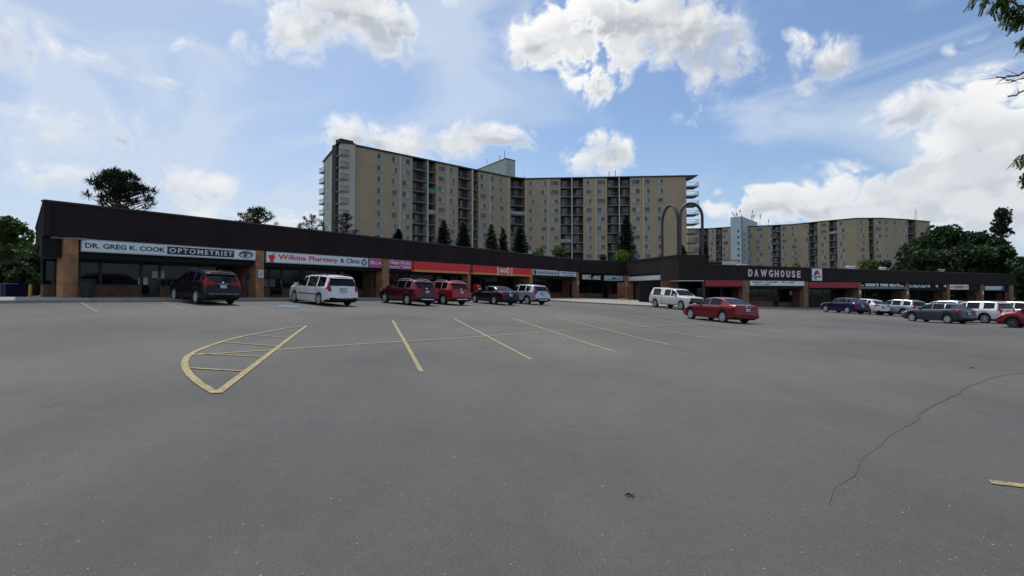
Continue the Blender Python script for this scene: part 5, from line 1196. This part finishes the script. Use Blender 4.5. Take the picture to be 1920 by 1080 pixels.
# pale stair tower with rows of small dark windows, masts on top
tw = thing('stair_tower', 'pale blue grey stair tower with small square windows and aerials on top', 'tower', (xy(1392, 246).x, 246, 0))
T0, T1, T2 = xy(1371, 250), xy(1392.5, 246), xy(1422, 268); zt_w = at(1392.5, 405.5, 246).z
T3 = T0+T2-T1; mb = MB(); P = [T0, T1, T2, T3]
for i in range(4): p, q = P[i], P[(i+1) % 4]; mb.quad((p.x, p.y, -1), (q.x, q.y, -1), (q.x, q.y, zt_w), (p.x, p.y, zt_w))
mb.quad(*[(p.x, p.y, zt_w) for p in P]); mb.build('walls', 'tower_wall', tw)
MB().tube([(T1.x, T1.y-.05, -1), (T1.x, T1.y-.05, zt_w)], .18, 5).build('corner_trim', 'apt_cap', tw)
for pl, px in ((Plane(T0, T1), 1385.5), (Plane(T1, T2), 1396.5)):
    for k in range(6):
        t = pl.t(px); z = at(px, 433.5+k*11.3+(5 if px > 1390 else 0), pl.P(t, 0).y).z; mb = MB(); pl.box(mb, t-.45 if px < 1390 else t-.6, t+.45 if px < 1390 else t+.6, z-.6, z+.6, -.05, .04); w_ = mb.build('window', 'apt_glass', tw)
rn = random.Random(4)
for px, h in ((1374, 2.6), (1377.5, 1.6), (1380, 2.2), (1383, 1.6), (1387, 3.6), (1391, 1.8), (1409, 2.0), (1411, 4.2), (1413, 2.2), (1425, 5.8), (1441, 3.6)):
    Y = 250 if px < 1400 else 256; p = at(px, 405.5 if px < 1420 else 424, Y); p.z = zt_w if px < 1420 else EYE+H2_+.3
    mb = MB(); mb.tube([p-UP*.5, p+UP*h], .07, 5)
    for q in range(2): mb.box(p+Vector((rn.uniform(-.3, .3), -.15, h-.7-q*1.1*rn.random())), (.28, .2, .9))
    mb.build('antenna', 'steel', tw)
mast = thing('roof_mast', 'thin lattice mast standing on the roof at the far right end of the distant block', 'mast', tuple(at(1716.5, 411, 231)))
p = at(1716.5, 411, 231); mb = MB()
for dx in (-.5, .5): mb.tube([p+Vector((dx, 0, -1)), p+Vector((dx*.9+.3, 0, 3.8))], .06, 4)
for k in range(5): mb.tube([p+Vector((-.45+.06*k, 0, k*.8)), p+Vector((.5+.06*k, 0, k*.8+.6))], .045, 4)
mb.tube([p+Vector((0, 0, 0)), p+Vector((.3, 0, 4.6))], .05, 4); mb.build('lattice', 'steel', mast)

# ------------------------------------------------------------------ trees
def leaf_quad(mb, c, s, rnd, flat=0, mi=0, asp=1.0):
    n = Vector((rnd.gauss(0, 1), rnd.gauss(0, 1), rnd.gauss(0, 1)+flat)).normalized(); a = n.orthogonal().normalized(); b = n.cross(a); q = rnd.random()*6.28
    u = a*cos(q)+b*sin(q); v = n.cross(u)*asp; s1 = s*rnd.uniform(.6, 1.3)
    mb.quad(c-u*s1-v*s1*.3, c+v*s1*.75-u*s1*.1, c+u*s1+v*s1*.2, c-v*s1*.75+u*s1*.15, mi=mi)
def crown_tree(name, label, cat, px, Y, ytop, wpx, leaf='leaf_mid', n=2600, seed=1, ybase=None, hfrac=.75, size=.28, group=None, lobes=11, z0=None, trunk=True, shape='round'):
    rnd = random.Random(seed); c = xy(px, Y); zb = gz(c.x, c.y) if z0 is None else z0; ztop = at(px, ytop, Y).z; W = wpx/F*Y; Ht = ztop-zb; ch = Ht*hfrac
    th = thing(name, label, cat, (c.x, c.y, zb), group); base = Vector((c.x, c.y, zb)); L = []
    for k in range(lobes):
        f = rnd.random(); a = rnd.random()*2*pi; prof = {'round': sqrt(max(0, 1-(2*f-1.0)**2))*.62+.1, 'column': .22+.25*sin(pi*min(1, f*1.1)), 'cone': (1-f)*.75+.05}[shape]
        r = W/2*prof*rnd.uniform(.5, 1.05); rad = W*rnd.uniform(.17, .27) if shape != 'column' else W*rnd.uniform(.25, .36)
        zz = min(ztop-rad*.75, zb+Ht-ch+ch*f); L.append((Vector((c.x+r*cos(a), c.y+r*sin(a), zz)), rad, rnd.uniform(.65, .95)))
    L.append((Vector((c.x, c.y, ztop-W*.2)), W*.2, 1.0))
    if trunk:
        mb = MB(); mb.tube([base-UP*.3, base+UP*Ht*.3, base+Vector((W*.02, 0, Ht*.6)), base+Vector((0, 0, Ht*.85))], .1, 7, rr=[Ht*.026, Ht*.02, Ht*.013, Ht*.004])
        tr = mb.build('trunk', 'bark', th, smooth=60)
        mb = MB()
        for (p, r, q) in L: s = base+UP*(Ht*rnd.uniform(.22, .55)); mb.tube([s, s.lerp(p, .55)+UP*W*.02, p], .05, 5, rr=[Ht*.01, Ht*.006, Ht*.002])
        mb.build('limbs', 'bark', th)
    mb = MB(); tot = sum(r*r for _, r, _ in L)
    for (p, r, q) in L:
        for k in range(int(n*r*r/tot)):
            d = Vector((rnd.gauss(0, 1), rnd.gauss(0, 1), rnd.gauss(0, 1))).normalized(); rr = r*(.55+.5*rnd.random()**.6)*(1+.2*sin(d.x*7+p.x)*cos(d.z*6+p.y)); leaf_quad(mb, p+Vector((d.x, d.y, d.z*q))*rr, size, rnd, .6)
    mb.build('crown', leaf, th); return th
def spruce(label, px, Y, ytop, wpx, ybot=500, leaf='needle', seed=1, layers=30, per=15, group='spruces behind the plaza roof', name='spruce_tree', lean=0):
    rnd = random.Random(seed); c = xy(px, Y); zb = gz(c.x, c.y); zt = at(px, ytop, Y).z; z0 = max(zb+.8, at(px, ybot, Y).z-1.5); W = wpx/F*Y; H = zt-zb; Hc = zt-z0
    th = thing(name, label, 'tree', (c.x, c.y, zb), group); MB().tube([(c.x, c.y, zb-.3), (c.x, c.y, zb+H*.6), (c.x, c.y, zt-.1)], .1, 6, rr=[H*.02, H*.012, .02]).build('trunk', 'bark', th, smooth=60)
    mb = MB(); layers = int(layers*max(1, Hc/9))
    for k in range(layers):
        f = k/layers; r = W/2*(1-f)**.68*rnd.uniform(.85, 1.12)+.06; z = z0+Hc*f
        for j in range(per):
            a = rnd.random()*2*pi; rj = r*rnd.uniform(.65, 1.15); d = Vector((cos(a), sin(a), 0)); t = Vector((-sin(a), cos(a), 0)); m = max(2, int(rj/.22))
            for q in range(m):
                u = (q+.6)/m; p = Vector((c.x, c.y, z))+d*rj*u+UP*(-.28*rj*u+.22*rj*u*u)
                w = .17+.26*(1-u)*min(1.4, rj*.6); l = rj/m*1.5
                for sgn in (-1, 1): mb.quad(p-d*l*.3, p+d*l, p+t*sgn*w*rnd.uniform(.7, 1.3)+d*l*.5-UP*rnd.uniform(.05, .22))
                if rnd.random() < .5: mb.quad(p-d*.1, p+d*l*.7, p+d*l*.3-UP*rnd.uniform(.15, .32))
    mb.quad((c.x-.05, c.y, zt-.35), (c.x+.05, c.y, zt-.35), (c.x, c.y, zt+.1)); mb.build('crown', leaf, th); return th
def pine(label, px, Y, ytop, wpx, ybot, seed=1, n=2600, tufts=46):
    rnd = random.Random(seed); c = xy(px, Y); zb = gz(c.x, c.y); zt = at(px, ytop, Y).z; zl = at(px, ybot, Y).z; W = wpx/F*Y
    th = thing('pine_tree', label, 'tree', (c.x, c.y, zb), 'pines behind the left wing roof'); base = Vector((c.x, c.y, zb)); H = zt-zb
    MB().tube([base-UP*.3, base+UP*H*.5, base+Vector((.1, 0, H*.93))], .1, 7, rr=[H*.024, H*.017, .03]).build('trunk', 'bark', th, smooth=60)
    lb = MB(); mb = MB()
    for k in range(tufts):
        f = rnd.random()**.8; z = zl+(zt-zl)*f; prof = (1-f*f)**.5*.92+.06; r = W/2*prof*rnd.uniform(.25, 1.0); a = rnd.random()*2*pi; p = Vector((c.x+r*cos(a), c.y+r*sin(a), z+.12*r)); s = Vector((c.x, c.y, z-.25*r))
        lb.tube([s, s.lerp(p, .5)-UP*.1, p], .05, 5, rr=[.07, .05, .02]); R = W*rnd.uniform(.055, .095)
        for q in range(n//tufts):
            d = Vector((rnd.gauss(0, 1), rnd.gauss(0, 1), rnd.gauss(0, .55))).normalized(); e = p+d*R*rnd.uniform(.3, 1.15)+UP*R*.2; t = d.cross(UP)
            if t.length < .1: t = Vector((1, 0, 0))
            t.normalize(); L = W*.022*rnd.uniform(.8, 1.6); w = L*.32; g = (d+UP*.5).normalized(); mb.quad(e-g*L*.5-t*w, e-g*L*.5+t*w, e+g*L+t*w*.3, e+g*L-t*w*.3)
    lb.build('limbs', 'bark', th); mb.build('crown', 'needle', th); return th
pine('broad open pine rising behind the left end of the plaza roof', 220, 50, 329, 130, 396, 3, 9000, 105)
pine('rounded dark pine top over the roof between the optometrist and pharmacy signs', 481, 70, 394, 78, 432, 5, 4500, 60)
pine('small pine top just left of the tall apartment block', 583, 88, 406, 54, 440, 8, 3000, 40)
pine('pine in front of the pale end wall of the tall apartment block', 647, 78, 403, 54, 452, 11, 4200, 60)
pine('thin pine at the far left behind the plaza corner', 40, 60, 424, 44, 470, 21, 1300, 18)
for i, (lab, px, Y, yt, w, yb, lf) in enumerate([
 ('tiny spruce top left of the first dark balcony bays', 746, 88, 427, 30, 458, 'needle'), ('dark spruce in front of the leftmost dark balcony bays of the tall block', 831, 92, 409, 40, 470, 'needle_blue'),
 ('spruce left of the narrow spruce pair at the middle of the roof', 868, 95, 413, 40, 476, 'needle'), ('spruce third from the left of the tall group, beside the thin one', 921, 100, 418, 36, 478, 'needle_blue'),
 ('thin spruce between two wider spruces', 943, 104, 425, 26, 480, 'needle'), ('wide dark spruce at the inner corner of the tall block', 975, 108, 420, 50, 486, 'needle'),
 ('tall dark spruce against the right hand balcony bays of the tall block', 1174, 108, 400, 56, 500, 'needle'), ('dark spruce top inside the left arch leg area by the right arch', 1279, 92, 458, 26, 486, 'needle'), ('dark spruce partly behind the right leg of the arch', 1320, 100, 452, 32, 505, 'needle')]):
    spruce(lab, px, Y, yt, w, yb, lf, 30+i)
crown_tree('shrub', 'low green shrub showing over the roof right of the wide spruce', 'shrub', 1012, 98, 463, 40, 'leaf_mid', 900, 41, size=.2, lobes=6)
crown_tree('shrub', 'larger green shrub mass over the roof below the middle balcony bays', 'shrub', 1048, 100, 459, 50, 'leaf_mid', 1200, 42, size=.2, lobes=7)
crown_tree('shrub', 'bright green bush at the foot of the tall dark spruce', 'shrub', 1170, 104, 468, 52, 'leaf_bright', 1300, 43, size=.2, lobes=7)
crown_tree('shrub', 'small dark shrub left of the bright green bush', 'shrub', 1132, 100, 478, 30, 'leaf_dark', 500, 44, size=.2, lobes=5)
crown_tree('shrub', 'tiny bright bush peeking over the roof right of the DAWGHOUSE letters', 'shrub', 1495, 108, 493, 28, 'leaf_bright', 500, 45, size=.2, lobes=5)
crown_tree('deciduous_tree', 'bright green tree over the right wing in front of the distant block', 'tree', 1637, 112, 486, 54, 'leaf_bright', 1500, 46, size=.24, lobes=8)
crown_tree('deciduous_tree', 'small dark tree between the bright green tree and the dark grove', 'tree', 1660, 118, 489, 34, 'leaf_dark', 900, 47, size=.24, lobes=6)
GRV = 'dark trees of the grove on the right'
for i, (lab, px, Y, yt, w, lf) in enumerate([
 ('leftmost rounded tree of the dark grove', 1712, 112, 458, 86, 'leaf_dark'), ('second tree of the grove, overlapping the end of the distant block', 1742, 118, 442, 92, 'leaf_dark'), ('highest rounded tree of the grove, left of centre', 1776, 116, 426, 92, 'leaf_dark'),
 ('grove tree between the highest rounded one and the poplar', 1828, 120, 438, 96, 'leaf_dark'), ('low tree at the front of the grove behind the roof', 1806, 106, 462, 100, 'leaf_dark'), ('low tree of the grove under the left side', 1748, 104, 470, 100, 'leaf_dark'), ('tree at the foot of the tall poplar', 1862, 108, 464, 84, 'leaf_dark'),
 ('tree at the right edge below the poplar', 1914, 100, 486, 76, 'leaf_dark'), ('dark tree at the very right edge behind the last shop', 1950, 92, 480, 80, 'leaf_dark')]):
    crown_tree('deciduous_tree', lab, 'tree', px, Y, yt, w, lf, 4200, 60+i, group=GRV, size=.42, hfrac=.95, lobes=20)
crown_tree('poplar_tree', 'tall narrow poplar standing above the grove on the right', 'tree', 1879, 112, 391, 38, 'leaf_dark', 4200, 80, size=.3, hfrac=.9, lobes=34, shape='column')
LV = 'trees at the far left behind the blue skip'
for i, (lab, px, Y, yt, w, lf, nn) in enumerate([
 ('tall green tree cut off by the left edge of the picture', 2, 56, 408, 110, 'leaf_mid', 4200), ('lower tree sloping down toward the plaza corner', 38, 60, 455, 70, 'leaf_mid', 2600), ('dark undergrowth tree behind the blue skip', 20, 50, 490, 70, 'leaf_dark', 2400), ('dark tree against the plaza end wall', 68, 54, 478, 54, 'leaf_dark', 2200), ('big tree beyond the left edge', -50, 60, 400, 130, 'leaf_mid', 3000), ('dark brush behind the yellow post', 50, 46, 505, 60, 'leaf_dark', 2200)]):
    crown_tree('deciduous_tree', lab, 'tree', px, Y, yt, w, lf, nn, 90+i, group=LV, size=.22, hfrac=.94, lobes=14)
# the honey locust at the right, mostly outside the frame
def locust():
    rnd = random.Random(5); c = Vector((14.6, 11.5)); zb = gz(c.x, c.y); th = thing('locust_tree', 'feathery leaved locust reaching into the picture at the top right', 'tree', (c.x, c.y, zb))
    base = Vector((c.x, c.y, zb)); MB().tube([base-UP*.3, base+Vector((-.1, 0, 2.2)), base+Vector((-.2, .1, 4.5)), base+Vector((.1, 0, 7.5)), base+Vector((.3, 0, 9.2))], .1, 10, rr=[.2, .16, .13, .08, .02]).build('trunk', 'bark', th, smooth=60)
    leaf = MB(); bare = []
    def frond(p, d, L):
        d = (d+Vector((rnd.uniform(-.5, .5), rnd.uniform(-.5, .5), rnd.uniform(-1.0, .0)))).normalized(); t = d.cross(UP); t = t.normalized() if t.length > .05 else Vector((1, 0, 0)); n = 9
        for k in range(n):
            q = p+d*L*(k+1)/n-UP*L*.35*((k+1)/n)**2
            for s in (-1, 1):
                e = (t*s+d*.45-UP*rnd.uniform(.0, .5)).normalized(); l = rnd.uniform(.06, .1); w = d*l*.3; leaf.quad(q, q+e*l*.5+w, q+e*l, q+e*l*.5-w)
    def branch(pts, r, fr=0, spread=.25, L=.22):
        pts = [Vector(p) for p in pts]; mb = MB(); fine = []
        for a, b in zip(pts, pts[1:]):
            for k in range(4): fine.append(a.lerp(b, k/4)+Vector((rnd.uniform(-1, 1), rnd.uniform(-1, 1), rnd.uniform(-1, 1)))*.03)
        fine.append(pts[-1]); n = len(fine); mb.tube(fine, r, 6, rr=[r*(1-(.85 if fr else .6)*k/(n-1)) for k in range(n)])
        for k in range(n//2, n-1):
            if rnd.random() < .7: d = (fine[k+1]-fine[k]).normalized(); e = fine[k]+(d+Vector((rnd.uniform(-.6, .6), rnd.uniform(-.6, .6), rnd.uniform(-.5, .6)))).normalized()*rnd.uniform(.12, .4); mb.tube([fine[k], e], .006, 4, rr=[.008, .002])
        mb.build('branch', 'bark', th, smooth=60)
        for k in range(fr):
            i = rnd.randrange(n//2, n); p = fine[i]+Vector((rnd.uniform(-1, 1), rnd.uniform(-1, 1), rnd.uniform(-1, .6)))*spread; frond(p, Vector((rnd.uniform(-1, .3), rnd.uniform(-1, 1), rnd.uniform(-.8, .3))), L)
    tp = base+Vector((-.2, .1, 4.5)); up = base+Vector((0, 0, 6.6)); E = lambda px, py, Y=11.2: at(px, py, Y)
    branch([up, (12.2, 11.4, 7.6), E(1925, 15), E(1890, 2), E(1850, -10)], .05, 44, .16, .18)
    branch([up, (12.0, 11.2, 7.0), E(1940, 15), E(1912, 26), E(1894, 20)], .04, 34, .17, .18)
    branch([up, (12.3, 11.3, 6.6), E(1945, 50), E(1926, 70), E(1916, 84)], .03, 26, .1, .16)
    branch([tp+UP*.6, (12.2, 11.2, 6.0), E(1945, 125), E(1900, 143), E(1868, 145)], .03, 0)
    branch([tp+UP*.6, (12.0, 11.2, 5.8), E(1935, 140), E(1905, 150), E(1885, 151)], .02, 0)
    branch([tp, (12.2, 11.2, 5.2), E(1950, 150), E(1915, 172), E(1890, 181)], .03, 0)
    branch([tp, (12.2, 11.2, 4.6), E(1960, 260), E(1934, 290), E(1917, 290)], .04, 18, .13, .18)
    branch([tp, (12.2, 11.2, 4.3), E(1965, 300), E(1934, 322), E(1916, 325)], .03, 13, .1, .18)
    branch([up, (12.6, 11.2, 7.9), E(1925, -40), E(1875, -38), E(1838, -14)], .05, 50, .25)
    for k in range(14):
        a = rnd.random()*2*pi; z = rnd.uniform(4.5, 9.3); R = rnd.uniform(1.2, 2.6); q = base+Vector((abs(cos(a))*R*.9+.2, sin(a)*R, z)); branch([base+UP*min(z-1, 7), base+Vector((q.x-c.x, q.y-c.y, 0))*.5+UP*(z-.3), q], .05, 60, .45)
    leaf.build('crown', 'leaf_near', th)
locust()
# the tree belts carry on past both edges of the picture as one far-off wood
_r = random.Random(2); mb = MB()
for (x0, y0, x1, y1, n) in ((-58, 66, -190, 20, 26), (104, 108, 190, 40, 20)):
    for k in range(n):
        f = (k+_r.random())/n; x, y = x0+(x1-x0)*f, y0+(y1-y0)*f; z = gz(x, y); R_ = _r.uniform(3, 5); h = _r.uniform(7, 11)
        for q in range(420):
            d = Vector((_r.gauss(0, 1), _r.gauss(0, 1), _r.gauss(0, 1))).normalized(); leaf_quad(mb, Vector((x+d.x*R_*_r.uniform(.6, 1.05), y+d.y*R_*_r.uniform(.6, 1.05), z+h/2+d.z*h/2*_r.uniform(.7, 1.02))), .5, _r, .6)
tag(mb.build('wood', 'leaf_dark'), 'far off belt of trees continuing beyond the edges of the car park', 'wood', kind='stuff')

# ------------------------------------------------------------------ loose things on the pavement and lot
c = LP.P(LP.t(158), 0, .35); z = SWZ(c.x, c.y)
tb = thing('litter_bin', 'black litter bin standing beside the leftmost brick column', 'bin', (c.x, c.y, z)); 
mb = MB()
prof = [(0, .25), (.06, .26), (.78, .32)]
mb.lathe((c.x, c.y, z), (0, 0, 1), prof, 8); mb.build('body', 'bin_black', tb, smooth=30); MB().lathe((c.x, c.y, z+.78), (0, 0, 1), [(-.01, .33), (.04, .36), (.09, .36), (.1, .25), (.06, .24), (.02, .0)], 16).build('rim', 'bin_black', tb, smooth=40)
c = at(57, 560, 29.0); z = gz(c.x, c.y)
yp = thing('bollard', 'yellow steel bollard near the blue skip at the left', 'bollard', (c.x, c.y, z)); MB().lathe((c.x, c.y, z-.05), (0, 0, 1), [(0, .085), (.72, .085), (.78, .07), (.81, .03), (.815, .001)], 14).build('post', 'yellow_post', yp, smooth=50)
c = at(-6, 552, 31); z = gz(c.x, c.y); dm = thing('skip', 'dark blue steel waste skip with a pale label at the left edge', 'skip', (c.x, c.y, z))
mb = MB(); mb.box((c.x, c.y, z+.42), (2.2, 1.4, .68)); mb.build('bin', 'dumpster_blue', dm, bevel=.02)
mb = MB(); mb.box((c.x, c.y, z+.79), (2.28, 1.5, .06)); mb.build('lid', 'sign_navy', dm, bevel=.02)
for q in (-.9, -.3, .35, .92): MB().box((c.x+q, c.y-.72, z+.42), (.07, .05, .62)).build('rib', 'dumpster_blue', dm)
for q in (-.9, .9):
    MB().lathe((c.x+q, c.y-.55, z+.08), (1, 0, 0), [(-.03, .001), (-.03, .07), (.03, .07), (.03, .001)], 12).build('wheel', 'tyre', dm)
MB().box((c.x+.62, c.y-.73, z+.56), (.3, .012, .22)).build('label', 'sign_white', dm)
c = LP.P(LP.t(883), 0, .75); z = SWZ(c.x, c.y)
lb = thing('letter_box', 'red street letter box in front of the column left of the CIRCLE K canopy', 'mailbox', (c.x, c.y, z)); R_ = atan2(LP.d.y, LP.d.x)
mb = MB(); mb.box((c.x, c.y, z+.62), (.62, .55, .92), R_); mb.build('body', 'letterbox_red', lb, bevel=.04)
Rm = Matrix.Rotation(R_, 3, 'Z')
mb = MB(); V = [Vector((x, y, q)) for x, y, q in ((-.31, -.27, 1.085), (.31, -.27, 1.085), (.31, .27, 1.085), (-.31, .27, 1.085), (-.31, .27, 1.3), (.31, .27, 1.3), (.31, 0, 1.3), (-.31, 0, 1.3))]; V = [Vector((c.x, c.y, z))+Rm@v for v in V]
for f in ((0, 1, 6, 7), (7, 6, 5, 4), (3, 4, 5, 2), (0, 7, 4, 3), (1, 2, 5, 6)): mb.quad(*[V[i] for i in f])
mb.build('hood', 'letterbox_red', lb)
mb = MB()
for x in (-.25, .25):
    for y in (-.2, .2): p = Vector((c.x, c.y, z))+Rm@Vector((x, y, .07)); mb = MB(); mb.box(tuple(p), (.06, .06, .2), R_); mb.build('leg', 'dark_metal', lb)
p = Vector((c.x, c.y, z))+Rm@Vector((0, -.285, .8)); MB().box(tuple(p), (.4, .012, .25), R_).build('panel', 'sign_white', lb)
# concrete wheel stops against the left kerb
for k, (t, l) in enumerate(((3.0, 'first'), (6.4, 'second'))): pass
# square kiosk lamp over the left end and wall lamps
for x, l in ((.6, 'wall lamp under the eave at the left end of the plaza'),):
    q = EPl.P(EPl.len-1.5, FZ-.14, -.9); tag(MB().box(tuple(q), (.35, .2, .09)).build('eave_lamp', 'white_plastic'), 'small white lamp under the eave at the left end wall', 'lamp')
# kerb at the back left, grass strip
fill([xy(20, 44), xy(88, 43), xy(86, 43.6), xy(-60, 44.6)], lambda x, y: gz(x, y)+.12, 'kerb', ['kerb', 'kerb'], skirt=1)['kind'] = 'structure'
